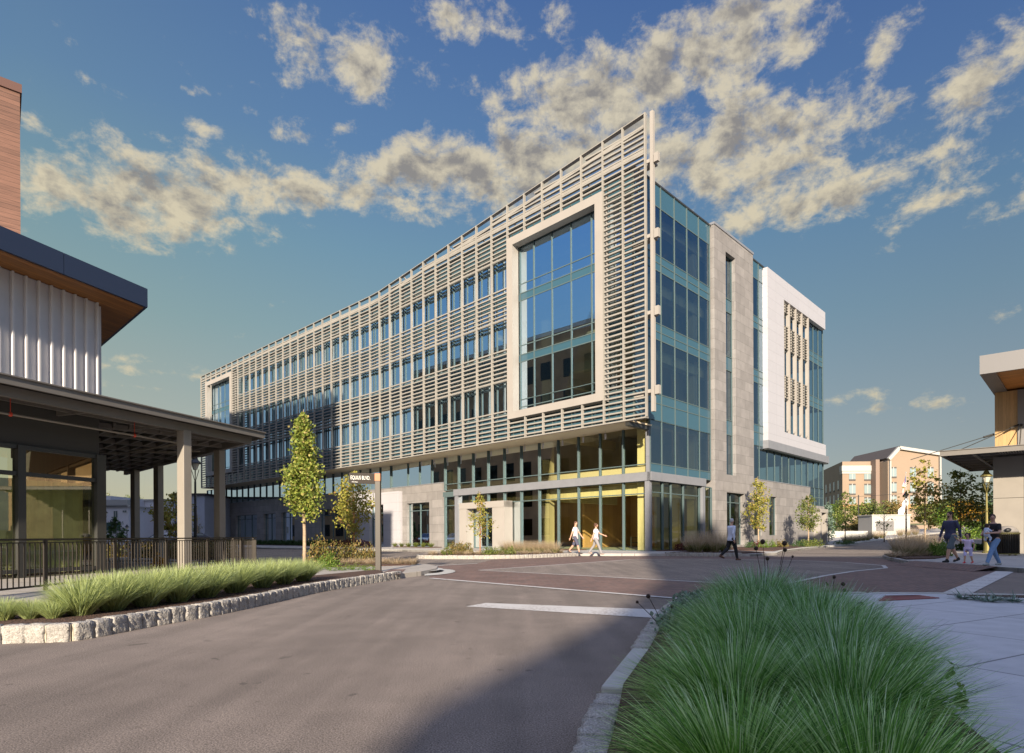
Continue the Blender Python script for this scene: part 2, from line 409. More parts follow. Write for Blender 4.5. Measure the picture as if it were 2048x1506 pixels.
def curtain(fn, ss, zz, off, kind, gm, sp_, mu_, mw=.06, md=.10, tilt=.004):
    gl, mu, bands = MB(), MB(), {}
    for i in range(len(ss)-1):
        for j in range(len(zz)-1):
            q = kind(i, j)
            if q is None: continue
            a, b, c, d = ss[i], ss[i+1], zz[j], zz[j+1]
            t = (rnd.uniform(-tilt, tilt), rnd.uniform(-tilt, tilt), rnd.uniform(-tilt, tilt))
            tgt = bands.setdefault(j, MB()) if q == 's' else gl
            if q == 's': t = (0, 0, 0)
            tgt.poly([fn(a, off+t[0], c), fn(b, off+t[1], c), fn(b, off+t[1]+t[2], d), fn(a, off+t[0]+t[2], d)])
    for s in ss:
        mu.fbox(fn, s-mw/2, s+mw/2, off-.08, off+md, zz[0], zz[-1])
    for z in zz:
        a, b = ss[0], ss[-1]
        for p, q in (split(a, b) if fn is LF else [(a, b)]):
            mu.fbox(fn, p, q, off-.078, off+md*.45, z-.03, z+.03)
    o = gl.build('curtain_wall' if gm == 'glass' else 'shopfront_glazing', M_[gm], B) if gl.f else None
    mu.build('mullion_grid', M_['mull'], o or B)
    for b_ in bands.values(): b_.build('spandrel_panel', M_['spandrel'], o or B)
sp = None; mu = MB(); gl, gl2 = 'glass', 'glass2'
ZU = [8.31, 10.0, 13.42, 13.9, 14.45, 17.77, 18.2, 18.76, 21.8, 23.15]
sill = {10.0, 14.45, 18.76}
# upper glass, left facade (behind the screen)
ZL = [7.95, 9.4, 10.0, 13.42, 14.45, 17.77, 18.76, 21.8, 23.15]
KL = ['s', 's', 'v', 's', 'v', 's', 'v', 's']
sL = [10.14] + [1.85+1.66*i for i in range(6, 16)]
sL = [s for s in sL if s < SB-.6] + [SB] + [SB+1.66*i for i in range(1, 19)]
sL = sorted(set(round(s, 3) for s in sL))
curtain(LF, sL, ZL, 0, lambda i, j: KL[j], gl, sp, mu, .07, .06)
curtain(LF, [0, .9, 1.8], ZL, 0, lambda i, j: KL[j], gl, sp, mu, .07, .06)
ZF = [7.95, 9.5, 10.25, 13.45, 13.95, 14.6, 17.8, 18.3, 18.95, 22.0, 23.15]; KF = 'svvsvvsvvs'
curtain(LF, [1.8, 3.1, 4.76, 6.42, 8.08, 9.4, 10.14], ZF, 0, lambda i, j: KF[j], gl, sp, mu, .06, .06)
curtain(LF, [SB+1.66*18, SB+1.66*19.2, SB+1.66*20.2, SB+1.66*21.2, SB+1.66*22.2, SB+1.66*23.2], ZF, 0, lambda i, j: KF[j], gl, sp, mu, .06, .06)
curtain(LF, [SB+1.66*23.2, SEND], ZL, 0, lambda i, j: KL[j], gl, sp, mu, .07, .06)
# extra mullions beside each fin in the window strips
for k, s in enumerate(sL[:-1]):
    for z0, z1 in ((10.0, 13.42), (14.45, 17.77), (18.76, 21.8)):
        lbox(mu, s+.30, s+.35, -.03, .05, z0, z1)
# lower glass floor 2, left
s2 = [.1+1.82*i for i in range(0, 12)]
s2l = s2 + [s2[-1]+1.82*i for i in range(1, 4)] + [SB] + [SB+1.7*i for i in range(1, 27)]
s2l = [s for s in s2l if s <= SLOW-.6] + [SLOW]
g2 = MB()
curtain(LF, s2[:], [5.03, 5.55, 7.9], LOW, lambda i, j: 'v', gl2, sp, mu, .10, .12)
curtain(LF, s2l[11:], [5.76, 7.9], LOW, lambda i, j: 'v', gl2, sp, mu, .08, .1)
# ground floor glass, left (between the stone base and the corner)
curtain(LF, s2[:], [.16, 3.72, 4.49], LOW, lambda i, j: 'v', gl2, sp, mu, .10, .12)
mu.fbox(LF, 18.3, 20.4, LOW-.02, LOW+.06, 4.49, 4.9)
# right facade: first glass strip
tR = [-1.69, -.3, 1.38, 3.06, 4.71, 6.34, 7.95]
ZR = [8.31, 9.4, 10.0, 13.42, 13.93, 14.45, 17.77, 18.27, 18.76, 21.8, 23.15]
KR = ['s', 's', 'v', 's', 's', 'v', 's', 's', 'v', 's']
curtain(RF, tR, ZR, 0, lambda i, j: KR[j], gl, sp, mu, .07, .05)
curtain(RF, [0]+tR[2:], [5.03, 5.59, 8.31], 0, lambda i, j: 's' if j == 0 else 'v', gl, sp, mu, .07, .05)
curtain(RF, [0, 1.38, 2.4, 4.0, 6.2, 7.95], [.16, 3.8, 4.49], .0, lambda i, j: 'v', gl2, sp, mu, .10, .1)
# glass strip between tower and white box, and behind the box
tS = [14.7, 16.4, 18.0]
curtain(RF, tS, ZR, 0, lambda i, j: KR[j], gl, sp, mu, .07, .05)
tX = [18.0, 19.6, 21.2, 22.8, 24.4, 26.0, 27.6, 29.2, 30.6, 31.92]
curtain(RF, tX, [10.0, 13.42, 13.93, 14.45, 17.77, 18.27, 18.76, 21.4], 0, lambda i, j: 'vssvssv'[j], gl, sp, mu, .07, .05)
curtain(RF, [14.7, 16.4]+tX, [5.6, 8.31], 0, lambda i, j: 'v', gl, sp, mu, .07, .05)
# corner glass at the far right end
curtain(RF, [28.0, 29.4, 30.7, 31.92], [3.9, 4.7, 5.6], 0, lambda i, j: 'v', gl, sp, mu, .07, .05)
# end wall of the building facing right
def EF(s, off, z): return (C0[0]+S2_*TEND-S2_*s+S2_*off, C0[1]+S2_*TEND+S2_*s+S2_*off, z)
curtain(EF, [0, 1.6, 3.2, 4.8, 6.4], [3.9, 8.31, 10.0, 13.42, 14.45, 17.77, 18.76, 21.8, 23.1], 0, lambda i, j: 'vsvsvsvs'[j], gl, sp, mu, .07, .05)
mu.build('window_strip_mullions', M_['mull'], B)

# stone base and tower
st = MB()
def wall_with_holes(mb, fn, s0, s1, z0, z1, holes, o0, o1):
    """solid wall strip between offsets o0..o1 with rectangular openings [(a,b,c,d)]"""
    xs = sorted({s0, s1} | {h[0] for h in holes} | {h[1] for h in holes} | ({SB} if fn is LF and s0 < SB < s1 else set()))
    for a, b in zip(xs, xs[1:]):
        cuts = sorted((h[2], h[3]) for h in holes if h[0] <= a+1e-6 and h[1] >= b-1e-6)
        z = z0
        for c, d in cuts:
            if c > z+1e-6: mb.fbox(fn, a, b, o0, o1, z, c)
            z = d
        if z < z1-1e-6: mb.fbox(fn, a, b, o0, o1, z, z1)
# openings of the left stone base found along the facade
LH = [(22.35, 25.75, .2, 4.15), (27.2, 33.0, .2, 4.12), (34.4, 41.3, .2, 4.1), (46.8, 50.0, .2, 4.05), (51.4, 54.6, .2, 4.0), (56.4, 62.6, .2, 4.0), (64.2, 66.6, .2, 3.9)]
wall_with_holes(st, LF, 20.12, SLOW, 0, 5.72, LH, LOW-.35, LOW+.05)
twh = [(9.95, 11.55, 5.55, 21.9), (9.95, 13.0, .35, 4.25)]
wall_with_holes(st, RF, 8.15, 14.75, 0, 23.25, twh, -.45, .28)
rh = [(15.0, 16.7, 1.05, 4.3), (18.2, 19.75, 1.05, 4.3)]
wall_with_holes(st, RF, 14.75, 28.0, 0, 5.56, rh, -.4, .10)
wall_with_holes(st, RF, 28.0, 32.0, 0, 3.88, [(29.3, 30.6, .1, 3.2)], -.4, .10)
st.fbox(EF, .4, 26, -.3, .1, 0, 3.88)
st.build('stone_cladding', M_['stone'], B)
cp = MB(); cp.fbox(RF, 8.1, 14.8, -.5, .33, 23.25, 23.42); cp.fbox(RF, 14.75, 27.95, -.1, .13, 5.56, 5.62); lbox(cp, 20.12, SLOW, LOW-.2, LOW+.09, 5.72, 5.78)
build_each(cp, 'coping', M_['grey'], B)
rf = MB(); rf.fbox(RF, -1.7, 8.1, -.2, .06, 23.15, 23.26); rf.fbox(RF, 14.8, 31.9, -.2, .06, 23.15, 23.26); lbox(rf, 0.02, SEND, -.2, .05, 23.15, 23.26)
build_each(rf, 'parapet_cap', M_['dark'], B)
# windows inside the stone openings
def win(fn, h, off, bars, trans=None, m='glass2', name='window'):
    a, b, c, d = h; f = MB(); w = .07
    xs = [a] + bars + [b]
    for x in xs: f.fbox(fn, max(a, x-w/2) if x != b else b-w, min(b, x+w/2) if x != a else a+w, off-.06, off+.06, c, d)
    for z in [c, d] + (trans or []): f.fbox(fn, a+.01, b-.01, off-.055, off+.055, max(c, z-w/2), min(d, z+w/2))
    fo = f.build(name, M_['mull'], B)
    g = MB()
    zs = sorted([c, d] + (trans or []))
    for p, q in zip(xs, xs[1:]):
        for r_, t_ in zip(zs, zs[1:]):
            e = rnd.uniform(-.004, .004)
            g.poly([fn(p, off+e, r_), fn(q, off-e, r_), fn(q, off-e, t_), fn(p, off+e, t_)])
    g.build('window_pane', M_[m], fo)
for h in LH:
    if abs(h[0]-27.2) < .1: continue
    n = 2 if h[1]-h[0] > 3 else 1
    n = 3 if h[1]-h[0] > 6 else n
    win(LF, h, LOW-.28, [h[0]+(h[1]-h[0])*i/n for i in range(1, n)], [3.45])
win(RF, twh[0], -.05, [], [8.6, 9.7, 13.42, 14.45, 17.77, 18.76], 'glass')
win(RF, twh[1], -.12, [11.3], [3.55])
for h in rh: win(RF, h, -.1, [], [])
# slot window spandrels
sv = MB()
for z0, z1 in ((8.6, 9.7), (13.42, 14.45), (17.77, 18.76)): sv.fbox(RF, 10.0, 11.5, -.044, -.034, z0+.04, z1-.04)
build_each(sv, 'slot_spandrel', M_['spandrel'], B)
# white boxed end bay
wb = MB()
wall_with_holes(wb, RF, 17.25, 31.5, 8.87, 23.05, [(20.73, 31.5, 9.95, 21.35)], .06, .42)
wb.fbox(RF, 17.25, 17.5, -.5, .06, 8.87, 23.05); wb.fbox(RF, 17.25, 31.5, -.9, .06, 22.9, 23.05)
wb.build('white_box_bay', M_['white'], B)
wf = MB(); wf.fbox(RF, 17.2, 32.3, -.3, .46, 8.2, 8.87); wf.build('bay_base_band', M_['grey'], B)
wsf = MB(); wsf.fbox(RF, 17.3, 32.2, .05, .42, 8.1, 8.2); wsf.build('bay_soffit', M_['dark'], B)
for t in (22.17, 23.73, 25.23, 26.86):
    f = MB(); f.fbox(RF, t-.09, t+.09, .1, .40, 9.95, 21.35); f.build('bay_fin', M_['frame'], B)
rv = MB(); rv.fbox(RF, 20.73, 20.9, .05, .40, 9.95, 21.35); rv.build('bay_reveal', M_['frame'], B)
for t0, t1 in ((20.9, 22.08), (22.26, 23.64), (23.82, 25.14), (25.32, 26.77)):
    for z0, n_ in ((13.0, 9), (17.3, 9), (20.45, 4)):
        bl = MB()
        for r_ in range(n_): z = z0 + r_*.24; bl.fbox(RF, t0, t1, .14, .30, z, z+.035)
        bl.fbox(RF, (t0+t1)/2-.02, (t0+t1)/2+.02, .16, .28, z0, z0+(n_-1)*.24+.03)
        bl.build('bay_louvres', M_['screen'], B)
# little clamps of the bay louvres
ck = MB()
for t in (22.17, 23.73, 25.23, 26.86):
    for z in [13.0+.48*i for i in range(5)] + [17.3+.48*i for i in range(5)] + [10.2, 20.9]:
        ck.fbox(RF, t-.42, t-.30, .30, .38, z-.05, z+.09)
build_each(ck, 'louvre_clamp', M_['screen'], B)
# side portal at far right
pt = MB(); pt.fbox(RF, 28.9, 29.3, .1, .7, 0, 3.5); pt.fbox(RF, 30.6, 31.0, .1, .7, 0, 3.5); pt.fbox(RF, 28.9, 31.0, .1, .75, 3.2, 3.55)
pt.build('side_portal', M_['frame'], B)
win(RF, (29.3, 30.6, .1, 3.2), -.1, [29.95], [2.5])

# grey canopy band round the corner + posts
bd = MB(); lbox(bd, -.22, 18.7, LOW-.02, LOW+.30, 4.49, 5.02); bd.fbox(RF, .0, 6.75, -.02, .30, 4.49, 5.02)
bd.fbox(RF, -.30, .0, -.02, .30, 4.492, 5.022)
bd.build('canopy_band', M_['grey'], B)
ps = MB(); lbox(ps, -.10, .22, LOW-.06, LOW+.24, .1, 4.49); lbox(ps, 18.2, 18.6, LOW-.1, LOW+.24, .1, 4.49); ps.fbox(RF, 6.35, 6.7, -.1, .24, .1, 4.49)
lbox(ps, -.02, .20, LOW-.1, LOW+.14, 5.03, 7.9)
build_each(ps, 'facade_post', M_['grey'], B)
# soffit of the overhang, dark lower beam
sf = MB(); lbox(sf, -.1, SEND, LOW-.05, .6, 7.86, 7.95); sf.build('overhang_soffit', M_['ceil'], B)
db = MB(); db.fbox(LF, -.02, .24, LOW+.1, .58, 7.62, 7.86); db.build('corner_bracket_beam', M_['dark'], B)
# white door surround in the stone base, with door
ws = MB(); pw = [(27.1, 28.9), (31.5, 33.1)]
wall_with_holes(ws, LF, 26.75, 33.4, .1, 5.35, [(29.0, 31.3, .1, 4.2)], LOW+.05, LOW+.42)
ws.fbox(LF, 26.5, 26.75, LOW+.05, LOW+.40, .1, 5.33)
ws.build('white_door_surround', M_['white'], B)
dr = MB()
for s in (29.0, 30.1, 31.2): dr.fbox(LF, s, s+.09, LOW-.05, LOW+.05, .1, 4.2)
for z in (2.75, 3.35, 4.12): dr.fbox(LF, 29.0, 31.3, LOW-.045, LOW+.045, z, z+.08)
dro = dr.build('door', M_['mull'], B)
dg = MB(); dg.poly([LF(29.0, LOW, .1), LF(31.3, LOW, .1), LF(31.3, LOW, 4.2), LF(29.0, LOW, 4.2)]); dg.build('door_pane', M_['glass2'], dro)
dh = MB(); dh.fbox(LF, 29.98, 30.02, LOW+.08, LOW+.12, .5, 2.5); dh.fbox(LF, 30.26, 30.30, LOW+.08, LOW+.12, .5, 2.5); dh.build('door_handle', M_['screen'], dro)
# beige entrance portal standing out of the corner glass
ep = MB(); ep.fbox(LF, 16.2, 17.1, LOW+.1, LOW+1.0, .1, 3.75); ep.fbox(LF, 11.9, 13.2, LOW+.1, LOW+1.0, .1, 3.75); ep.fbox(LF, 11.9, 17.1, LOW+.1, LOW+1.03, 3.3, 3.78)
epo = ep.build('entrance_portal', M_['frame'], B)
ed = MB()
for s in (13.2, 14.6, 16.1): ed.fbox(LF, s, s+.12, LOW+.14, LOW+.24, .1, 3.3)
for z in (.1, 2.55, 3.18): ed.fbox(LF, 13.2, 16.2, LOW+.145, LOW+.235, z, z+.12)
edo = ed.build('door', M_['mull'], B); eg = MB(); eg.poly([LF(13.2, LOW+.18, .1), LF(16.2, LOW+.18, .1), LF(16.2, LOW+.18, 3.3), LF(13.2, LOW+.18, 3.3)]); eg.build('door_pane', M_['glass2'], edo)

# ---- sun screen
def top_z(s):
    if s < 26.65: return 25.42 - (s+1.24)*.0718
    return 23.42 - (s-26.65)*.004
FS = [-1.24, .30, 1.75] + [1.75+1.66*i for i in range(1, 16)]
FS = FS + [SB] + [SB+1.66*i for i in range(1, 25)]
fins = MB(); blades = MB(); PITCH = .3121
rows = [10.02 + k*PITCH for k in range(-6, 52)]
for i, s in enumerate(FS):
    w = .105 if i > 2 else .09
    z1 = top_z(s)
    if 3 <= i <= 6 or (len(FS)-7 <= i <= len(FS)-4): segs = ((7.95, 9.36), (22.15, z1))
    else: segs = ((7.95, z1),)
    for a, b in segs: fins.fbox(LF, s-w/2, s+w/2, .53, .70, a, b)
# wide pale pilasters in the window strips
wz = [(10.06, 12.2), (14.43, 16.57), (18.8, 20.94)]
for i, s in enumerate(FS[7:-6]):
    for a, b in wz: fins.fbox(LF, s-.065, s+.065, .55, .695, a, b)
sR0, sR1 = FS[2], FS[7]
sL0, sL1 = FS[-7], FS[-2]
for z in rows:
    k = round((z-10.02)/PITCH); kk = k % 14
    runs = []
    open_ = 1 <= kk <= 6 and 0 <= k < 37
    s_top = SEND if z < 23.0 else (-1.24 + (25.0-z)/.0718 if z < 25.0 else -9)
    s_top = min(s_top, SEND)
    if s_top < -1: continue
    fr = 9.3 < z < 22.2
    segs = []
    if fr: segs = [(-1.24, sR0)] + ([] if open_ else [(sR1, sL0)]) + [(sL1, SEND)]
    else: segs = [(-1.24, s_top)]
    if fr and open_: segs.append((sL0-1.66, sL0))
    for a, b in segs:
        b = min(b, s_top)
        if b <= a: continue
        lbox(blades, a, b, .47, .64, z-.046, z+.046)
# head and sill rails of the window strips
for a, b in wz:
    lbox(blades, sR1, sL0-1.66, .44, .66, b+.0, b+.10)
so_ = fins.build('sunscreen_frame', M_['screen'], B)
blades.build('louvre_blades', M_['screen'], so_)
tr_ = MB()
for a, b in zip(FS, FS[1:]):
    for dz, h, o0, o1 in ((0, .05, .40, .68), (-.62, .2, .47, .63)):
        tr_.hexa([LF(a, o0, top_z(a)+dz-h), LF(b, o0, top_z(b)+dz-h), LF(b, o1, top_z(b)+dz-h), LF(a, o1, top_z(a)+dz-h),
                  LF(a, o0, top_z(a)+dz), LF(b, o0, top_z(b)+dz), LF(b, o1, top_z(b)+dz), LF(a, o1, top_z(a)+dz)])
lbox(tr_, -1.24, SEND, .42, .70, 7.88, 7.96)
lbox(tr_, -1.24, 20, .44, .62, 23.2, 23.38)
tr_.build('screen_rail', M_['screen'], so_)
sp_ = MB(); sp_.fbox(LF, -1.74, -1.54, .42, .62, 8.2, 25.35); sp_.build('screen_end_post', M_['frame'], B)
for z in (9.4, 13.9, 18.3, 22.6):
    k = MB(); k.fbox(LF, -2.05, -1.78, .40, .62, z-.25, z+.25); k.fbox(LF, -1.5, -1.30, .48, .58, z-.1, z+.1); k.fbox(LF, -1.6, .0, -.12, .05, z-.08, z+.08); k.build('post_bracket', M_['frame'], B)
    q = MB(); q.beam(LF(-1.55, .45, z), LF(.1, -.6, z), .1, .14); q.build('screen_outrigger', M_['frame'], B)
og = MB()
for s in FS[3:16:2]: og.beam(LF(s, .42, 23.9), LF(s, -.6, 23.2), .06, .1)
build_each(og, 'screen_stay', M_['frame'], B)
# picture frames
def pic(s0, s1, nm):
    f = MB(); z0, z1 = 9.37, 22.13
    f.fbox(LF, s0, s0+.56, .12, .74, z0, z1); f.fbox(LF, s1-.56, s1, .12, .74, z0, z1)
    f.fbox(LF, s0+.56, s1-.56, .12, .737, z1-.56, z1-.003); f.fbox(LF, s0+.56, s1-.56, .12, .737, z0+.003, z0+.5)
    return f.build('picture_frame', M_['frame'], B)
pic(sR0, sR1, 'a'); pic(sL0, sL1, 'b')
gb = MB()
gb.fbox(LF, sR0+.5, sR1-.5, .0, .055, 10.75, 10.79)
build_each(gb, 'frame_transom', M_['mull'], B)
# ---- interior
def foot(inset, lower=True):
    o = (LOW if lower else 0) - inset
    e = inset if lower else inset
    pts = [LF(.0+e if lower else e, o, 0)[:2], LF(SB, o, 0)[:2], LF(SEND-e, o, 0)[:2]]
    a = Vector(LF(SEND-e, o, 0)[:2]); 
    pts += [tuple(a + Vector((S2_, S2_))*26), tuple(Vector(RF(TEND-e, -e, 0)[:2]) + Vector((-S2_, S2_))*26)]
    pts += [RF(TEND-e, -e, 0)[:2]]
    if lower: pts[0] = RF(e, -e, 0)[:2]
    else: pts[0] = RF(-1.69+e, -e, 0)[:2]
    return pts[::-1]
fl = MB(); fl.prism(foot(.12), .02, .15); fl.build('ground_floor_slab', M_['floor'], B)
for z0, z1, lo in ((5.05, 5.5, True), (9.25, 9.85, False), (13.6, 14.2, False), (17.95, 18.5, False), (22.3, 22.98, False)):
    m_ = MB(); m_.prism(foot(.14, lo), z0, z1); m_.build('floor_slab', M_['ceil'] if z0 < 22 else M_['roof'], B)
# glulam columns and beams
cols = MB(); bm_ = MB()
CS = (.85, 9.0, 20.1, 31.4, 42.7, 54.0, 65.0)
for k, s in enumerate(CS):
    for dpt in (.72, 9.5):
        if k > 2 and dpt > 1: continue
        o = LOW - dpt; dx = 2.6 if dpt > 1 else 0
        cols.fbox(LF, s+dx-.32, s+dx+.32, o-.3, o+.3, .15, 22.3)
for t in (7.35, 16.0, 24.5):
    cols.fbox(RF, t-.28, t+.28, -1.35, -.8, .15, 22.3)
build_each(cols, 'timber_column', M_['timber'], B)
for z in (4.05, 8.6, 12.9, 17.25, 21.6):
    lbox(bm_, 1.25, SEND-3, LOW-.9, LOW-.55, z-.36, z+.3)
    bm_.fbox(RF, .9, 7.0, -1.25, -.9, z-.38, z+.32)
    for s in CS[:4]:
        bm_.fbox(LF, s-.17, s+.17, LOW-9.2, LOW-1.05, z-.4, z+.28)
build_each(bm_, 'timber_beam', M_['timber'], B)
iw = MB(); lbox(iw, 2.5, 24, LOW-12.2, LOW-12, .16, 5.0); iw.fbox(LF, 9.4, 9.6, LOW-12, LOW-5.5, .16, 5.0)
build_each(iw, 'timber_inner_wall', M_['timberwall'], B)
cw = MB()
for z0, z1 in ((5.51, 9.2), (9.86, 13.55), (14.21, 17.9), (18.51, 22.25)):
    lbox(cw, 8, 60, LOW-9.2, LOW-9.0, z0, z1); cw.fbox(RF, 8.5, 28, -8.2, -8, z0, z1)
lbox(cw, 26, 62, LOW-6.2, LOW-6, .16, 5.0); cw.fbox(RF, 9, 30, -5.2, -5, .16, 5.0)
build_each(cw, 'partition_wall', M_['core'], B)
# pendant lamps under the overhang
for i in range(1, 13):
    s = 1.0+1.83*i*.98
    p = MB(); c = LF(s, LOW+.75, 0); p.lathe([(.06, 7.30), (.065, 7.35), (.065, 7.62), (.06, 7.64)], (c[0], c[1], 0), 10); p.lathe([(.012, 7.6), (.012, 7.9)], (c[0], c[1], 0), 6)
    p.build('downlight', M_['white'], B)
# stair railing and orange object inside the corner
hr = MB()
for a, b in (((3.2, -6), (4.6, -6)),):
    for z in (.6, .95): hr.tube([LF(3.0, -6.2, .3), LF(3.5, -6.2, z), LF(4.4, -6.2, z)], .03, 6)
    hr.tube([LF(3.5, -6.2, .2), LF(3.5, -6.2, .95)], .03, 6); hr.tube([LF(4.4, -6.2, .2), LF(4.4, -6.2, .95)], .03, 6)
hr.build('stair_handrail', M_['dark'], B)
ob = MB(); ob.fbox(RF, 11.6, 11.9, -1.6, -1.3, .2, 4.0); ob.build('orange_pipe', mat('orange_paint', (.65, .16, .03), .5), B)
# back walls of the building
bk = MB(); ft = foot(0, True)
for i in (0, 1, 2):
    a, b = ft[i], ft[i+1]
    if i == 0: a, b = EF(6.4, 0, 0)[:2], ft[1]
    bk.poly([(a[0], a[1], 3.88 if i == 0 else 0), (b[0], b[1], 3.88 if i == 0 else 0), (b[0], b[1], 23.1), (a[0], a[1], 23.1)])
bk.build('rear_wall', M_['stone'], B)
# house number over the white door
def text3d(s, size, M4, m, parent, name='lettering', ex=.004, narrow=1.):
    cu = bpy.data.curves.new(name, 'FONT'); cu.body = s; cu.size = size; cu.extrude = ex; cu.align_x = 'LEFT'
    to = bpy.data.objects.new(name, cu); COL.objects.link(to)
    dg_ = bpy.context.evaluated_depsgraph_get(); me = bpy.data.meshes.new_from_object(to.evaluated_get(dg_))
    bpy.data.objects.remove(to); me.name = name; me.materials.clear(); me.materials.append(m)
    me.transform(M4 @ Matrix.Diagonal((narrow, 1, 1, 1)))
    o = bpy.data.objects.new(name, me); COL.objects.link(o); 
    if parent is not None:
        o.parent = parent; o.matrix_parent_inverse = Matrix.Translation(parent.location).inverted()
    return o
def frameM(origin, xdir, ydir=(0, 0, 1)):
    x = Vector(xdir).normalized(); y = Vector(ydir); z = x.cross(y)
    return Matrix(((x.x, y.x, z.x, origin[0]), (x.y, y.y, z.y, origin[1]), (x.z, y.z, z.z, origin[2]), (0, 0, 0, 1)))
M_['letter'] = mat('white_lettering', (.85, .85, .8), .5)
text3d('117', .52, frameM(LF(30.75, LOW+.05, 3.58), (S2_, -S2_, 0)), M_['letter'], B, 'house_number')
# ================================================================ ground, roads, pavements
def H(x, y):
    r = (x+y)*S2_ - 60
    if r <= 0 or x < 5: return 0.0
    k = min(1, max(0, (x-5)/12))
    return min(3.6, .036*r*r/(r+4))*k
m_as = mat('asphalt', (.17, .16, .155), .92); k = X(m_as)
f1, f2, f3 = k.noise(.35, 4), k.noise(2.2, 6), k.noise(95, 3)
wv = k.n('ShaderNodeMapping'); k.l(k.g.outputs['Position'], wv.inputs[0]); wv.inputs['Rotation'].default_value = (0, 0, .3); wv.inputs['Scale'].default_value = (1.6, .10, 1)
f4 = k.noise(1.6, 4, wv.outputs[0])
s_ = k.m('MULTIPLY', k.m('MULTIPLY', k.ramp(f1, .38, .62, .88, 1.10), k.ramp(f2, .38, .62, .94, 1.07)), k.m('MULTIPLY', k.ramp(f3, .38, .62, .58, 1.45), k.ramp(f4, .40, .60, .88, 1.08)))
sp_n = k.noise(210, 0); s_ = k.m('MULTIPLY', s_, k.ramp(sp_n, .66, .74, 1, 1.9))
st_ = k.ramp(k.noise(5.5, 3), .66, .72, 1, .8); s_ = k.m('MULTIPLY', s_, st_)
vc_ = k.n('ShaderNodeTexVoronoi', feature='DISTANCE_TO_EDGE'); vc_.inputs['Scale'].default_value = .33
wp_ = k.n('ShaderNodeVectorMath', operation='ADD'); k.l(k.g.outputs['Position'], wp_.inputs[0]); nz_ = k.n('ShaderNodeTexNoise'); nz_.inputs['Scale'].default_value = 1.6; nz_.inputs['Detail'].default_value = 8; k.l(k.g.outputs['Position'], nz_.inputs['Vector']); k.l(nz_.outputs['Color'], wp_.inputs[1]); k.l(wp_.outputs[0], vc_.inputs['Vector'])
crk = k.m('MULTIPLY', k.ramp(vc_.outputs['Distance'], .004, .0015), k.ramp(k.noise(.5, 2), .50, .56))
s_ = k.m('MULTIPLY', s_, k.m('SUBTRACT', 1, k.m('MULTIPLY', crk, .12)))
sp2 = k.ramp(k.noise(3.1, 2), .70, .73, 1, .62); s_ = k.m('MULTIPLY', s_, sp2)
o_ = k.n('ShaderNodeVectorMath', operation='SCALE'); o_.inputs[0].default_value = (.165, .133, .112); k.l(s_, o_.inputs[3]); k.l(o_.outputs[0], k.b.inputs['Base Color'])
k.bump(f3, .5, .006)
M_['asphalt'] = m_as
M_['dirt'] = mat('bare_ground', (.20, .16, .10), .95, noise=.3, nscale=1.2)
M_['lawn'] = mat('dry_lawn', (.12, .13, .05), .95, noise=.4, nscale=.8)
def conc(name, col, ang, w, h):
    return panel_mat(name, col, math.cos(ang), math.sin(ang), w, h, .85, .03, .38, .10, .013, 3, flat=True, off=0, bumpn=60)
M_['walk'] = conc('brushed_concrete', (.36, .335, .315), rad(45), 1.5, 1.5)
M_['walkA'] = conc('brushed_concrete_plaza', (.36, .325, .285), math.atan2(.945, .328), 1.5, 1.5)
M_['walkN'] = conc('brushed_concrete_near', (.47, .465, .475), rad(28), 1.9, 1.3)
M_['kerb'] = mat('kerb_concrete', (.42, .41, .38), .85, noise=.12, nscale=4, bump=.2)
M_['line'] = mat('road_paint', (.50, .48, .46), .8); k = X(M_['line'])
wq = k.m('MULTIPLY', k.ramp(k.noise(22, 6), .50, .62), k.ramp(k.noise(1.7, 3), .40, .62))
k.l(k.mix(wq, (.50, .48, .46), (.24, .20, .18)), k.b.inputs['Base Color'])
m_b = mat('brick_paver', (.2, .08, .05), .85); k = X(m_b)
ang = rad(45)
def bricks(a, off):
    vec = k.plane(math.cos(a), math.sin(a), flat=True)
    br = k.n('ShaderNodeTexBrick'); k.l(vec, br.inputs['Vector']); br.inputs['Scale'].default_value = 1
    br.inputs['Brick Width'].default_value = .21; br.inputs['Row Height'].default_value = .105; br.inputs['Mortar Size'].default_value = .006
    br.inputs['Color1'].default_value = (.165, .092, .072, 1); br.inputs['Color2'].default_value = (.105, .066, .056, 1); br.inputs['Mortar'].default_value = (.17, .13, .115, 1)
    return br.outputs['Color']
cq = bricks(ang, 0); s_ = k.ramp(k.noise(1.1, 5), .3, .7, .82, 1.18)
o_ = k.n('ShaderNodeVectorMath', operation='SCALE'); k.l(cq, o_.inputs[0]); k.l(s_, o_.inputs[3]); k.l(o_.outputs[0], k.b.inputs['Base Color'])
M_['brick'] = m_b
m_m = mat('bark_mulch', (.09, .045, .03), .95); k = X(m_m)
vo = k.n('ShaderNodeTexVoronoi'); k.l(k.g.outputs['Position'], vo.inputs['Vector']); vo.inputs['Scale'].default_value = 38
k.l(k.mix(k.ramp(vo.outputs['Color'], .2, .8) if False else vo.outputs['Distance'], (.13, .065, .045), (.03, .016, .012)), k.b.inputs['Base Color']); k.bump(vo.outputs['Distance'], 1, .03)
M_['mulch'] = m_m
m_g = mat('granite', (.5, .47, .43), .8); k = X(m_g)
s1_ = k.ramp(k.noise(95, 3), .35, .65, .6, 1.3); s2_ = k.ramp(k.noise(7, 5), .3, .7, .8, 1.15)
ob_ = k.n('ShaderNodeObjectInfo')
o_ = k.n('ShaderNodeVectorMath', operation='SCALE'); o_.inputs[0].default_value = (.36, .335, .305); k.l(k.m('MULTIPLY', s1_, s2_), o_.inputs[3]); k.l(o_.outputs[0], k.b.inputs['Base Color'])
k.bump(k.noise(28, 6), .9, .03)
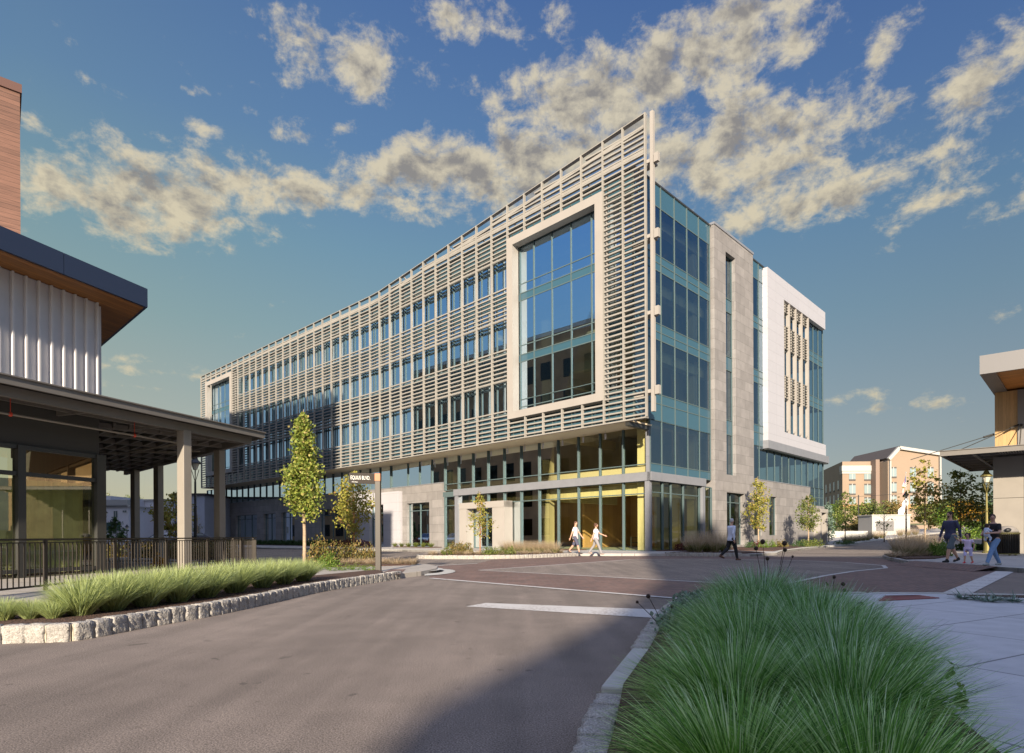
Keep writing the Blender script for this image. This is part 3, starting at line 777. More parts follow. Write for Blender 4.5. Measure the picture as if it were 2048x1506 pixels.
M_['granite'] = m_g; M_['mortar'] = mat('mortar', (.52, .46, .36), .9)

g = MB(); n0 = 60
xs = [-400, -250, -160, -100, -60] + list(range(-40, 121, 8)) + [150, 200, 280, 400]
ys = [-120, -80, -50] + list(range(-30, 161, 8)) + [190, 240, 320, 450, 700]
for y in ys:
    for x in xs: g.v.append((x, y, H(x, y)-.03))
w_ = len(xs)
for j in range(len(ys)-1):
    for i in range(w_-1): g.f.append((j*w_+i, j*w_+i+1, (j+1)*w_+i+1, (j+1)*w_+i))
struct(g.build('ground', M_['lawn'], smooth=True))
def strip(pairs, z, name, m, sub=4):
    """road strip from a list of (left point, right point), draped on the terrain"""
    b = MB(); rows = []
    for (a0, b0), (a1, b1) in zip(pairs, pairs[1:]):
        for k in range(sub):
            t = k/sub; rows.append((Vector(a0).lerp(Vector(a1), t), Vector(b0).lerp(Vector(b1), t)))
    rows.append((Vector(pairs[-1][0]), Vector(pairs[-1][1])))
    for a, c in rows:
        b.v += [(a.x, a.y, H(a.x, a.y)+z), (c.x, c.y, H(c.x, c.y)+z)]
    for i in range(len(rows)-1): q = 2*i; b.f.append((q, q+1, q+3, q+2))
    return struct(b.build(name, m))
rd = MB(); rd.poly([(-70, -60, 0), (60, -60, 0), (60, 20, 0), (24.5, 60, 0), (-20, 60, 0), (-70, 110, 0)]); struct(rd.build('road', M_['asphalt']))
# right hand street running uphill beside the office building
strip([((16.5, 36.0), (22.0, 31.0)), ((27.0, 50.5), (36, 45)), ((37.0, 62), (47, 56)), ((50, 73), (62, 64)), ((70, 88), (90, 72)), ((110, 110), (130, 80))], .012, 'road', M_['asphalt'], 6)
CURB = .14
def pave(poly, m, z1=CURB, name='pavement', z0=-.05):
    b = MB(); b.prism(poly, z0, z1); return struct(b.build(name, m, bevel=.012))
def kerb(pts, name='kerb', w=.16, z1=CURB+.006, m='kerb', z0=-.02, inward=1):
    b = MB()
    for i in range(len(pts)-1):
        p, q = Vector(pts[i]).to_2d(), Vector(pts[i+1]).to_2d(); d = (q-p).normalized(); n = Vector((-d.y, d.x))*inward*w
        q2 = q + d*.004
        hp, hq = H(*p), H(*q)
        b.hexa([(p.x, p.y, hp+z0), (q2.x, q2.y, hq+z0), (q2.x+n.x, q2.y+n.y, hq+z0), (p.x+n.x, p.y+n.y, hp+z0),
                (p.x, p.y, hp+z1), (q2.x, q2.y, hq+z1), (q2.x+n.x, q2.y+n.y, hq+z1), (p.x+n.x, p.y+n.y, hp+z1)])
    return struct(b.build(name, M_[m], bevel=.01))
def smooth_pts(pts, step):
    """Catmull-Rom resample at even spacing"""
    P_ = [Vector(p) for p in pts]; P_ = [P_[0]*2-P_[1]] + P_ + [P_[-1]*2-P_[-2]]
    dense = []
    for i in range(1, len(P_)-2):
        for k in range(24):
            t = k/24; a, b, c, d = P_[i-1:i+3]
            dense.append(.5*((2*b)+(-a+c)*t+(2*a-5*b+4*c-d)*t*t+(-a+3*b-3*c+d)*t**3))
    dense.append(P_[-2]); out = [dense[0]]; acc = 0
    for a, b in zip(dense, dense[1:]):
        l = (b-a).length
        while acc + l >= step:
            a = a + (b-a)*((step-acc)/l); out.append(a); l = (b-a).length; acc = 0
        acc += l
    return out
# left plaza side: planter edge along the road (pixel traced on the road plane)
edgeL = [(-9.5, 3.2), (-6.6, 5.6)] + [G(*p) for p in ((0, 1287), (130, 1283), (210, 1270), (300, 1253), (420, 1232), (520, 1211), (620, 1188), (700, 1173), (770, 1162), (805, 1156))]
edgeL = [Vector(p) for p in edgeL]
noseL = [(-2.62, 17.0), (-2.35, 18.4), (-2.5, 19.9), (-3.1, 21.3), (-4.6, 22.4), (-7.9, 23.0)]
farL = [(-10.5, 22.9), (-16, 27.3), (-24, 34), (-40, 46), (-60, 58)]
plaza = [tuple(p) for p in edgeL] + noseL + farL + [(-70, 20), (-40, -8), (-14, -2)]
pave(plaza, M_['walkA'])
# building side pavement with its planted island
rightkerb = [(8.3, 31.9), (12.3, 30.6), (14.5, 32.4), (16.9, 37), (27, 50.8), (37, 62.3)]
bside = [(3.7, 32.5), (1.5, 30.4), (-.6, 29.1), (-4.1, 29.4), (-4.9, 30.6), (-4.2, 32.6), (-2.2, 35.0), (-1.6, 37.2), (-8.5, 44.6), (-22.6, 55), (-45, 75), (-70, 95), (-60, 100), (-30, 85), (8, 60), (30, 70)]
pave(bside + [(33, 58.5), (27, 50.8), (16.9, 37), (14.5, 32.4), (12.3, 30.6), (8.3, 31.9)], M_['walk'])
kerb([(-1.6, 37.2), (-8.5, 44.6), (-22.6, 55), (-45, 75), (-70, 95)], inward=-1)
kerb([(12.3, 30.6), (14.5, 32.4), (16.9, 37), (27, 50.8), (33, 58.5)])
strip([((27.3, 51.3), (30, 60)), ((37, 62), (33, 72)), ((50, 73), (44, 82)), ((70, 88), (64, 98)), ((110, 110), (100, 125))], .13, 'pavement', M_['walk'], 6)
kerb([tuple(Vector((27, 50.5)).lerp(Vector((37, 62)), t/4)) for t in range(5)] + [(43, 67), (50, 73), (60, 80.5), (70, 88), (90, 99), (110, 110)])
# far right corner (bins, family) and the pavement behind it
s3 = [G(1768.8, 1116.5), G(1790, 1123), G(1819, 1128.4), G(1980, 1141), G(2048, 1146), (15.2, 13.0), (60, -10), (80, 40), (48, 55), (34, 43)]
pave(s3, M_['walk'])
strip([((36, 45.4), (44, 42)), ((47, 56.4), (54, 50)), ((62, 64.5), (70, 56)), ((90, 72.5), (95, 60))], .13, 'pavement', M_['walk'], 6)
kerb([tuple(G(2048, 1146)), tuple(G(1980, 1141))], inward=-1)
kerb([(17.3, 27.5), (26, 35.5), (34, 43)], inward=-1)
# near right corner: bed + pavement
nearL = [(-.6, -.5), (.1, 1.6), G(1188, 1506), G(1228, 1420), G(1277, 1330), G(1300, 1290), G(1335, 1238), G(1362, 1222)]
nearT = [G(1400, 1212.5), (4.2, 10.35), (5.6, 10.9), G(1738, 1189), G(1900, 1189.5), G(2048, 1193)]
nearR = [(14.5, 8.5), (25, 2), (40, -12), (20, -20), (2, -12)]
pave([tuple(p) for p in nearL+nearT+nearR], M_['walkN'], z1=.03)

# road sheets: brick crossings and paint
def sheet(poly, z, name, m, hole=None):
    b = MB(); b.poly([(p[0], p[1], z) for p in poly]); return struct(b.build(name, m))
outer = [G(862, 1157), G(1141.6, 1180.5), G(1430, 1203.5), (5.6, 10.9), G(1738, 1189), G(1905, 1189), G(2005, 1144), G(1822, 1128.4), G(1768.8, 1116.5), (15.6, 28.6), (12.3, 30.6), (8.3, 31.9), (3.7, 32.5), (1.5, 30.4), (-.6, 29.1), (-1.0, 27.6), G(955, 1127), (-3.0, 22.4), (-2.4, 19.6), (-2.5, 17.6)]
sheet(outer, .004, 'brick_crossing', M_['brick'])
inner = [G(959, 1141), G(1445, 1167), (6.3, 13.6), G(1650, 1152), (10.4, 18.0), (12.4, 19.6), G(1767, 1131.5), (13.3, 23.6), (12.3, 25.6), G(1500, 1119.5), (8.6, 27.7), G(1261, 1119.5)]
sheet(inner, .008, 'road', M_['asphalt'])
def line(pts, w, z=.012, name='road_marking', closed=False):
    b = MB(); P_ = [Vector(p).to_2d() for p in pts]
    if closed: P_.append(P_[0])
    L_, R__ = [], []
    for i, p in enumerate(P_):
        if closed and i in (0, len(P_)-1): a, c = P_[-2], P_[1]
        else: a, c = P_[max(i-1, 0)], P_[min(i+1, len(P_)-1)]
        d = (c-a).normalized(); n = Vector((-d.y, d.x))*w/2; L_.append(p+n); R__.append(p-n)
    for i in range(len(P_)-1): b.poly([(*L_[i], z), (*R__[i], z), (*R__[i+1], z), (*L_[i+1], z)])
    return struct(b.build(name, M_['line']))
line(inner, .13, closed=True)
line([G(862, 1157), G(1141.6, 1180.5), G(1430, 1203.5), (5.6, 10.9), G(1738, 1189)], .17)
line([G(1908, 1190), G(2010, 1143.5)], .42)
line([G(1805, 1127), G(1905, 1134.5), G(1985, 1140.5)], .2)
line([G(840, 1134), G(955, 1127.2)], .16)
sheet([G(932, 1213.5), G(972, 1206.5), G(1378, 1222), G(1325, 1237.5)], .006, 'stop_line', M_['line'])
# tactile strip at the near corner, with its rows of domes
tz = .034
TQ = [G(1775, 1191.5, tz), G(1835, 1191, tz), G(1880, 1196.5, tz), G(1758, 1202.5, tz)]
sheet(TQ, tz, 'tactile_paving', mat('red_tactile', (.20, .075, .07), .8))
tp = MB(); q0, q1, q2, q3 = [Vector(q) for q in TQ]
for i in range(17):
    for j in range(5):
        u, v = (i+.5)/17, (j+.5)/5; p = q3.lerp(q2, u).lerp(q0.lerp(q1, u), v); tp.box(p.x-.035, p.x+.035, p.y-.03, p.y+.03, tz-.005, tz+.012)
struct(tp.build('tactile_paving', mat('red_tactile_dome', (.30, .12, .11), .8)))
# brick apron sloping up to the family's pavement
ap = MB(); ap.poly([(14.93, 21.9, .146), (13.95, 21.5, .012), (13.75, 17.6, .012), (14.72, 17.9, .146)]); struct(ap.build('brick_ramp', M_['brick']))
# left corner ramp: brick apron in pale concrete
sheet([G(757, 1148.5, .145), G(782, 1138.5, .145), G(812, 1138.5, .145), G(800, 1148.5, .145)], .145, 'brick_ramp', M_['brick'])
rp = MB(); cx_, cy_ = -2.75, 18.6
for i in range(13):
    a0 = rad(-75+i*12.5); a1 = rad(-75+(i+1)*12.5)
    for r0, r1, z in ((.0, .55, .10), (.58, .95, .02)):
        rp.poly([(cx_+r0*math.cos(a0), cy_+1.9*r0*math.sin(a0), z+.012), (cx_+r1*math.cos(a0), cy_+1.9*r1*math.sin(a0), z), (cx_+r1*math.cos(a1), cy_+1.9*r1*math.sin(a1), z), (cx_+r0*math.cos(a1), cy_+1.9*r0*math.sin(a1), z+.012)])
struct(rp.build('ramp_edge', M_['kerb']))

# ---- granite kerb stones: each stone its own object
def stone_kerb(pts, L_, h, depth, label, group, jitter=.012, z0=-.03, side=1):
    P_ = smooth_pts(pts, L_); protos = []
    for q in range(5):
        b = MB(); nx, nz, ny = 6, 5, 3; r_ = random.Random(q*7+1)
        bm = bmesh.new(); bmesh.ops.create_cube(bm, size=1)
        bmesh.ops.subdivide_edges(bm, edges=bm.edges, cuts=4, use_grid_fill=True)
        for v in bm.verts:
            rounded = sum(1 for c in v.co if abs(c) > .45)
            sc_ = 1 - (.035 if rounded >= 2 else 0)
            v.co = Vector((v.co.x*(L_-.013)*sc_, v.co.y*depth*sc_, v.co.z*h*sc_))
            v.co += Vector((r_.uniform(-1, 1)*.006, r_.uniform(-1, 1)*jitter, r_.uniform(-1, 1)*.006))
        me = bpy.data.meshes.new('kerb_stone'); bm.to_mesh(me); bm.free(); me.materials.append(M_['granite'])
        me.polygons.foreach_set('use_smooth', [True]*len(me.polygons)); protos.append(me)
    for i, (a, b) in enumerate(zip(P_, P_[1:])):
        m_ = (Vector(a)+Vector(b))/2; d = Vector(b)-Vector(a)
        n_ = Vector((-d.y, d.x)).normalized()*side
        o = bpy.data.objects.new('kerb_stone', protos[rnd.randrange(5)]); COL.objects.link(o)
        o.location = (m_.x+n_.x*(depth/2-.06), m_.y+n_.y*(depth/2-.06), z0+h/2+rnd.uniform(-.008, .004)); o.rotation_euler = (0, 0, math.atan2(d.y, d.x)+rnd.choice((0, math.pi)))
        o.scale = (rnd.uniform(.96, 1.02), 1, 1)
        tag(o, label, 'kerb stone', group)
    # mortar bed filling the joints
    b = MB()
    for a, c in zip(P_, P_[1:]):
        d = (Vector(c)-Vector(a)).normalized(); n_ = Vector((-d.y, d.x))*side
        p, q = Vector(a)-n_*.035, Vector(c)-n_*.035+d*.003; e = n_*(depth-.03)
        b.hexa([(p.x, p.y, z0), (q.x, q.y, z0), ((q+e).x, (q+e).y, z0), ((p+e).x, (p+e).y, z0), (p.x, p.y, z0+h-.02), (q.x, q.y, z0+h-.02), ((q+e).x, (q+e).y, z0+h-.02), ((p+e).x, (p+e).y, z0+h-.02)])
    struct(b.build('kerb_mortar', M_['mortar']))
stone_kerb([tuple(p) for p in edgeL[1:]], .225, .235, .16, 'rough grey granite kerb stone edging the long planter of pale grasses', 'granite kerb along the left planter')
stone_kerb([(-4.3, 32.4), (-4.9, 30.7), (-4.1, 29.4), (-.6, 29.1), (1.5, 30.3), (3.6, 32.4)], .26, .22, .14, 'granite kerb stone around the small island in front of the entrance portal', 'granite kerb of the entrance island', side=1)
stone_kerb([(8.3, 31.9), (10.2, 31.0), (12.0, 30.55)], .24, .22, .14, 'granite kerb stone along the bed at the corner of the office building', 'granite kerb below the corner bed')
stone_kerb([(18.0, 28.3), G(1768.8, 1116.5), G(1790, 1123), G(1819, 1128.4)], .24, .17, .14, 'granite kerb stone of the bed left of the family', 'granite kerb at the family corner', side=-1 if False else 1)
nk = [Vector(p) for p in nearL[1:]]
stone_kerb([tuple(p) for p in nk[:3]], .27, .20, .17, 'rough granite kerb stone beside the big green grass, below the smooth slab', 'near granite kerb, lower run', side=-1)
stone_kerb([(1.10, 5.18), (1.42, 6.17), (2.1, 8.05), (2.46, 8.85)], .3, .20, .17, 'rough granite kerb stone beside the big green grass, above the smooth slab', 'near granite kerb, upper run', side=-1)
sb = MB(); p, q = Vector((.575, 3.87)), Vector((1.045, 5.17)); d = (q-p).normalized(); n_ = Vector((d.y, -d.x))*.19
sb.hexa([(p.x, p.y, -.03), (q.x, q.y, -.03), (q.x+n_.x, q.y+n_.y, -.03), (p.x+n_.x, p.y+n_.y, -.03), (p.x, p.y, .165), (q.x, q.y, .165), (q.x+n_.x, q.y+n_.y, .165), (p.x+n_.x, p.y+n_.y, .165)])
tag(sb.build('kerb_slab', M_['kerb'], bevel=.02), 'smooth pale concrete kerb slab between the rough granite stones beside the big green grass', 'kerb slab')
kerb([tuple(G(1375, 1218)), (3.2, 9.75), (4.2, 10.35), (5.6, 10.9), (6.6, 11.25)], inward=-1, z1=.05)
kerb([G(1738, 1189), G(1790, 1189), G(1900, 1189.7), G(2048, 1193), (14.5, 8.5)], inward=-1, z1=.045, w=.12)
# ---- planting beds
def bed(poly, z=.17, z0=.0):
    b = MB(); b.prism(poly, z0, z); o = b.build('planting_bed', M_['mulch']); return struct(o)
off_ = lambda p, q, d: None
def inset(pts, w):
    out = []
    for i, p in enumerate(pts):
        a, c = pts[max(i-1, 0)], pts[min(i+1, len(pts)-1)]; d = (Vector(c)-Vector(a)).normalized(); out.append(Vector(p)+Vector((-d.y, d.x))*w)
    return out
eL = [Vector(p) for p in edgeL[1:-1]]
inL = inset(eL, .15)
bkL = inset(eL, 1.55); bkL[0] = Vector((-8.2, 6.9)); bkL[1] = Vector((-7.2, 8.0))
bed([tuple(p) for p in inL] + [(-3.55, 16.2), (-3.9, 17.0)] + [tuple(p) for p in bkL[::-1]][1:], .19)
bed([(-5.0, 19.6), (-3.5, 20.4), (-4.2, 21.9), (-7.2, 22.4), (-8.3, 20.7), (-7.6, 19.0)], .18)
bed([(-4.05, 32.3), (-4.7, 30.7), (-4.0, 29.6), (-.6, 29.3), (1.4, 30.5), (3.3, 32.6), (1.0, 32.9), (-1.6, 34.0), (-2.6, 34.2)], .19)
bed([(8.3, 32.1), (12.2, 30.8), (13.8, 32.3), (13.6, 34.0), (10.2, 34.4)], .19)
bed([(15.6, 35.2), (17.2, 37.8), (23.5, 47.2), (21.5, 48.0), (16.0, 40.0), (13.8, 36.6)], .19)
bed([(17.7, 28.1), (17.3, 27.4), (16.3, 25.1), (15.2, 22.8), (16.6, 23.2), (18.6, 25.2), (20.4, 28.2), (24.0, 32.2), (22.6, 32.2)], .19)
bed([(7.9, 10.75), (9.3, 10.5), (14.4, 8.35), (14.2, 7.9), (9.2, 9.9)], .04)
bed([(.10, 1.5), (.52, 3.0), (.72, 3.85), (1.19, 5.12), (1.52, 6.1), (2.2, 7.95), (2.65, 8.9), (4.2, 10.1), (5.2, 10.3), (4.4, 8.6), (3.6, 6.4), (2.85, 4.4), (2.15, 2.6), (1.7, .4), (.2, .2)], .18)
# foundation beds of the building
bed([LF(s, LOW+o, 0)[:2] for s, o in ((20.5, .1), (26, .1), (26, 1.5), (20.5, 1.5))], .2)
bed([LF(s, LOW+o, 0)[:2] for s, o in ((34, .1), (64, .1), (64, 1.6), (34, 1.6))], .2)
bed([LF(s, LOW+o, 0)[:2] for s, o in ((4.8, .15), (11.6, .15), (11.6, 1.5), (4.8, 1.5))][::-1], .2)
bed([RF(t, o, 0)[:2] for t, o in ((.4, .15), (14, .35), (14, 2.2), (5, 2.6), (1.2, 1.4))], .2)
bed([RF(t, o, 0)[:2] for t, o in ((15, .25), (28, .25), (27.5, 1.9), (15, 2.4))], .2)
# ================================================================ left pavilion with canopy
M_['navy'] = mat('navy_fascia', (.032, .045, .085), .38, .2)
M_['soffit'] = wood_mat('cedar_soffit', (.33, .14, .035), .328, .945, .14, False, .6, .5, flat=True)
M_['ribs'] = mat('white_ribbed_cladding', (.62, .60, .60), .45, noise=.03)
M_['canopy'] = mat('canopy_steel', (.17, .155, .14), .45, .1, noise=.05, nscale=2)
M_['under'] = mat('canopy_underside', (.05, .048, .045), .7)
M_['column'] = mat('taupe_column', (.25, .225, .195), .5, noise=.05, nscale=2)
M_['rail'] = mat('bronze_railing', (.035, .028, .022), .45, .4)
M_['brownglass'] = glass_mat('curtained_shop_glass', (.80, .82, .62), (.9, .9, .85), .14)
M_['curtain'] = mat('olive_curtain', (.42, .42, .24), .9, noise=.25, nscale=2)
M_['clad'] = wood_mat('brown_tower_cladding', (.17, .085, .058), .755, .655, .15, False, .45, .6)
A_, NA = Vector((.328, .945)), Vector((.945, -.328)); BD = Vector((-.733, .680)); NB = Vector((.680, .733))
K_ = Vector((-11.8, 16.9))
def WA(t, o, z): p = K_ - A_*t + NA*o; return (p.x, p.y, z)
def WB(t, o, z): p = K_ + BD*t + NB*o; return (p.x, p.y, z)
LBD = thing('pavilion', (K_.x, K_.y, 0), 'single tall storey pavilion with white ribbed wall, navy roof edge and steel canopy', 'pavilion')
w = MB(); w.fbox(WA, 0, 22, -.25, 0, 4.7, 7.84); w.fbox(WB, 0, 14, -.25, 0, 4.7, 7.84); w.build('upper_wall', M_['ribs'], LBD)
r = MB()
for i in range(70):
    t = .06+.305*i; r.fbox(WA, t, t+.045, 0.002, .105, 4.72, 7.83)
for i in range(40):
    t = .16+.305*i; r.fbox(WB, t, t+.045, 0.002, .105, 4.72, 7.83)
r.build('wall_ribs', M_['ribs'], LBD)
def WR(t, o, z): p = Vector((-10.6, 17.25)) - A_*t + NA*o; return (p.x, p.y, z)
def WR2(t, o, z): p = Vector((-10.6, 17.25)) + BD*t + NB*o; return (p.x, p.y, z)
fa = MB(); fa.fbox(WR, 0, 2.33, -.1, 0, 7.86, 8.40); fa.fbox(WR, 2.345, 12, -.1, 0, 7.86, 8.40); fa.fbox(WR, 12.01, 24, -.1, 0, 7.86, 8.40)
fa.fbox(WR2, .0, 9, -.1, -.002, 7.861, 8.399); fa.fbox(WR2, 9.01, 14, -.1, -.002, 7.86, 8.40)
fa.build('roof_fascia', M_['navy'], LBD)
e_ = Vector((-10.6, 17.25)); pl = [e_ - NA*.06 - NB*.06, e_ - A_*24 - NA*.06, e_ - A_*24 - NA*8, e_ - A_*4 - NA*8, e_ + BD*14 - NB*7, e_ + BD*14 - NB*.06]
so2 = MB(); so2.prism([tuple(p) for p in pl][::-1], 7.85, 7.92); so2.build('wood_soffit', M_['soffit'], LBD)
rf2 = MB(); rf2.prism([tuple(p) for p in pl][::-1], 8.30, 8.38); rf2.build('roof', M_['roof'], LBD)
# canopy
CN = Vector((-8.56, 20.5))
def CA(t, o, z): p = CN - A_*t + NA*o; return (p.x, p.y, z)
def CB(t, o, z): p = CN + BD*t + NB*o; return (p.x, p.y, z)
cf = MB(); cf.fbox(CA, 0, 26, -.06, 0, 4.56, 4.74); cf.fbox(CB, 0.0, 15, -.06, -.002, 4.561, 4.739)
cf.fbox(CA, -.03, 26, -.05, .05, 4.74, 4.77); cf.fbox(CB, -.03, 15, -.05, .048, 4.741, 4.769)
cfo = cf.build('canopy_fascia', M_['canopy'], LBD)
pl2 = [CN - NA*.05 - NB*.05, CN - A_*26 - NA*.05, CN - A_*26 - NA*1.86, K_, K_ + BD*14, CN + BD*15 - NB*.05]
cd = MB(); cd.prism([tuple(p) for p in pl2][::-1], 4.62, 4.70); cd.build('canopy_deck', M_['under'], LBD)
cb_ = MB(); cb_.fbox(CA, .2, 26, -.52, -.38, 4.36, 4.60); cb_.fbox(CB, .2, 15, -.52, -.38, 4.361, 4.601)
cb_.build('canopy_edge_beam', M_['canopy'], LBD)
cj = MB()
for i in range(1, 3): cj.fbox(CA, .7, 26, -.5-.42*i, -.42-.42*i, 4.44, 4.60)
for i in range(1, 11): 
    o = -.55-.42*i
    cj.fbox(CB, .6, 14.5, o, o+.07, 4.46, 4.60)
for i in range(0, 9): cj.beam(CA(.3, -.3-0*i, 4.50) if False else CB(.8+1.6*i, -.5, 4.5), CB(.8+1.6*i, -4.7, 4.5), .09, .16)
for i in range(0, 12): cj.beam(CA(1.2+2.2*i, -.5, 4.48), CA(1.2+2.2*i, -1.85, 4.48), .07, .14)
cj.build('canopy_joists', M_['canopy'], LBD)
for x_, y_ in ((-9.97, 18.0), (-10.95, 22.15), (-15.6, 26.1), (-18.1, 28.4)):
    c = MB(); d = A_*.14; e = NA*.14; p = Vector((x_, y_))
    q = [p-d-e, p-d+e, p+d+e, p+d-e]; c.hexa([(v.x, v.y, .13) for v in q] + [(v.x, v.y, 4.40) for v in q]); c.build('canopy_column', M_['column'], LBD, bevel=.012)
pp = MB(); pp.tube([CA(12, -1.2, 4.12), CA(-.2+2.5, -1.2, 4.12), CB(3.3, -3.2, 4.12)], .03, 8); pp.tube([CB(1.5, -1.6, 4.1), CB(4.5, -4.0, 4.1)], .02, 6); pp.tube([CB(4.0, -1.0, 4.12), CB(7.5, -1.2, 4.12)], .02, 6); pp.tube([CB(2.2, -.9, 4.14), CB(9, -1.4, 4.14)], .018, 6)
pp.build('sprinkler_pipe', M_['column'], LBD)
red = mat('red_sprinkler', (.6, .06, .03), .4)
for c in (CA(7.1, -1.2, 4.12), CA(3.9, -1.2, 4.12)):
    k_ = MB(); k_.ball(c, .05, 8, 6, (1, 1, 1.2)); k_.tube([(c[0], c[1], c[2]), (c[0], c[1], 4.5)], .008, 5); k_.build('sprinkler_head', red, LBD)
# ground storey
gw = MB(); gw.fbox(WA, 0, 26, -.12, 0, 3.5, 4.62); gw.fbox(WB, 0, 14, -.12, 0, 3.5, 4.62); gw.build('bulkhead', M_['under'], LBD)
gp = MB(); gf = MB()
ts = [0, 2.05, 4.1, 6.4, 8.7, 11, 14, 17, 20]
for t in ts: gf.fbox(WA, t-.09 if t else -.12, t+.09 if t else .14, -.1, .12, .14, 3.5)
for z in (.3, 2.78, 3.45): gf.fbox(WA, .1, 20, -.08, .08, z-.05, z+.05)
for t in (0, 3.5, 7, 10.5, 14): gf.fbox(WB, t+.02 if t == 0 else t-.07, t+.13 if t == 0 else t+.07, -.1, .08, .14, 3.5)
for z in (.3, 2.78, 3.45): gf.fbox(WB, .1, 14, -.075, .07, z-.05, z+.05)
gfo = gf.build('window_frame', M_['dark'], LBD)
for a, b in zip(ts, ts[1:]):
    for z0, z1 in ((.3, 2.78), (2.78, 3.45)):
        e = rnd.uniform(-.004, .004); gp.poly([WA(a, e, z0), WA(b, -e, z0), WA(b, -e, z1), WA(a, e, z1)])
for a, b in zip((0, 3.5, 7, 10.5), (3.5, 7, 10.5, 14)): gp.poly([WB(a, 0, .3), WB(b, 0, .3), WB(b, 0, 3.5), WB(a, 0, 3.5)])
gp.build('window_pane', M_['brownglass'], gfo)
cu = MB()
for i in range(150):
    t = .05+.13*i; o = -.6+.05*math.sin(i*1.9); o2 = -.6+.05*math.sin((i+1)*1.9)
    cu.poly([WA(t, o, .2), WA(t+.13, o2, .2), WA(t+.13, o2, 2.7), WA(t, o, 2.7)])
cu.build('curtain', M_['curtain'], LBD, smooth=True)
ib = MB(); ib.fbox(WA, -.0, 22, -6.2, -6, .1, 4.5); ib.fbox(WB, .0, 13.9, -7.2, -7, .1, 4.5); ib.build('inner_wall', M_['core'], LBD)
text3d('303', .17, frameM(WA(4.75, .13, 2.48), (A_.x, A_.y, 0)), M_['letter'], LBD, 'house_number')
jn = MB(); jn.fbox(WA, 3.1, 4.05, .01, .09, 2.9, 2.96); jn.build('door_header', M_['column'], LBD)

TW = thing('clad_tower', (-16.06, 19.4, 8.38), 'tall block clad in reddish brown boards rising behind the pavilion', 'tower')
def TWf(t, o, z): return (-16.08-.755*t-.655*o, 19.4-.655*t+.755*o, z)
q = [TWf(0, 0, 0)[:2], TWf(8, 0, 0)[:2], TWf(8, 7, 0)[:2], TWf(0, 7, 0)[:2]]
t_ = MB(); t_.prism(q[::-1], 8.38, 15.75); t_.build('clad_wall', M_['clad'], TW)
t_ = MB(); q2 = [TWf(-.05, -.05, 0)[:2], TWf(8, -.05, 0)[:2], TWf(8, 7, 0)[:2], TWf(-.05, 7, 0)[:2]]; t_.prism(q2[::-1], 15.75, 16.03); t_.build('roof_cap', mat('brown_cap', (.12, .06, .045), .5), TW)
for t, z in ((.7, 14.1), (.7, 11.4), (.5, 10.4), (.62, 9.3), (.8, 15.2)):
    t_ = MB(); p = TWf(t, -.04, z); t_.beam(p, (p[0], p[1], z+.16), .02); t_.build('wall_clip', M_['letter'], TW)

# ================================================================ railings
def railing(name, pts, label, z0=.14, top=1.12, gap=.115, posts=None, grp=None):
    P_ = smooth_pts(pts, gap) if len(pts) > 2 else [Vector(pts[0]).lerp(Vector(pts[1]), i/int((Vector(pts[1])-Vector(pts[0])).length/gap)) for i in range(int((Vector(pts[1])-Vector(pts[0])).length/gap)+1)]
    t = thing(name, (P_[0].x, P_[0].y, z0), label, 'railing', grp)
    h = MB(); b = MB(); k = MB()
    for a, c in zip(P_, P_[1:]):
        h.beam((a.x, a.y, top), (c.x, c.y, top), .05, .035); h.beam((a.x, a.y, top-.06), (c.x, c.y, top-.06), .03, .02)
        b.beam((a.x, a.y, z0+.10), (c.x, c.y, z0+.10), .03, .035)
    n = 0
    for i, p in enumerate(P_): k.beam((p.x, p.y, z0+.1), (p.x, p.y, top-.05), .016)
    h.build('handrail', M_['rail'], t); b.build('bottom_rail', M_['rail'], t); k.build('balusters', M_['rail'], t)
    for p in [P_[i] for i in range(posts or 0, len(P_), 17)] + [P_[-1]]:
        q = MB(); q.beam((p.x, p.y, z0-.02), (p.x, p.y, top), .055); q.build('post', M_['rail'], t)
    return t
railing('railing', [(-8.0, 4.2), (-8.95, 9.0), (-8.95, 11.8), (-8.9, 16.0), (-8.78, 19.6), (-9.1, 20.9), (-10.2, 21.6)], 'bronze railing along the terrace edge behind the pale grass planter', posts=12)
railing('railing', [(-10.3, 21.7), (-13.5, 22.6), (-19.5, 23.5)], 'bronze railing closing the far side of the covered terrace', posts=3)

# ================================================================ right hand pavilion
M_['wood2'] = wood_mat('honey_wood_wall', (.42, .26, .11), .8, -.6, .16, True, .75, .5, streak=.6)
M_['soffit2'] = wood_mat('honey_wood_soffit', (.45, .20, .055), .7, .7, .16, True, .7, .5, flat=True)
M_['fasc2'] = mat('silver_fascia', (.19, .183, .183), .5, .2)
E1, E2 = Vector((.76, -.65)), Vector((.70, .714))
NE1 = Vector((-.65, -.76))
RP = thing('corner_pavilion', (27, 32, 0), 'honey coloured wooden pavilion with silver roof edge and a rod-hung steel canopy', 'pavilion')
WC = Vector((26.5, 32.4))
q = [WC, WC+E1*12, WC+E1*12+E2*10, WC+E2*10]
t_ = MB(); t_.prism([tuple(p) for p in q][::-1][::-1], 0.1, 8.84); t_.build('timber_wall', M_['wood2'], RP)
FC = Vector((22.75, 28.7)); q = [FC, FC+E1*16, FC+E1*16+E2*20, FC+E2*20]
t_ = MB(); t_.prism([tuple(p) for p in q], 8.95, 9.0); t_.build('wood_soffit', M_['soffit2'], RP)
t_ = MB()
def F1(t, o, z): p = FC+E1*t+NE1*o; return (p.x, p.y, z)
t_.fbox(F1, 0, 2.05, -.08, .02, 8.85, 9.75); t_.fbox(F1, 2.08, 7, -.08, .02, 8.85, 9.75); t_.fbox(F1, 7.03, 16, -.08, .02, 8.85, 9.75)
def F2(t, o, z): p = FC+E2*t-E1*o; return (p.x, p.y, z)
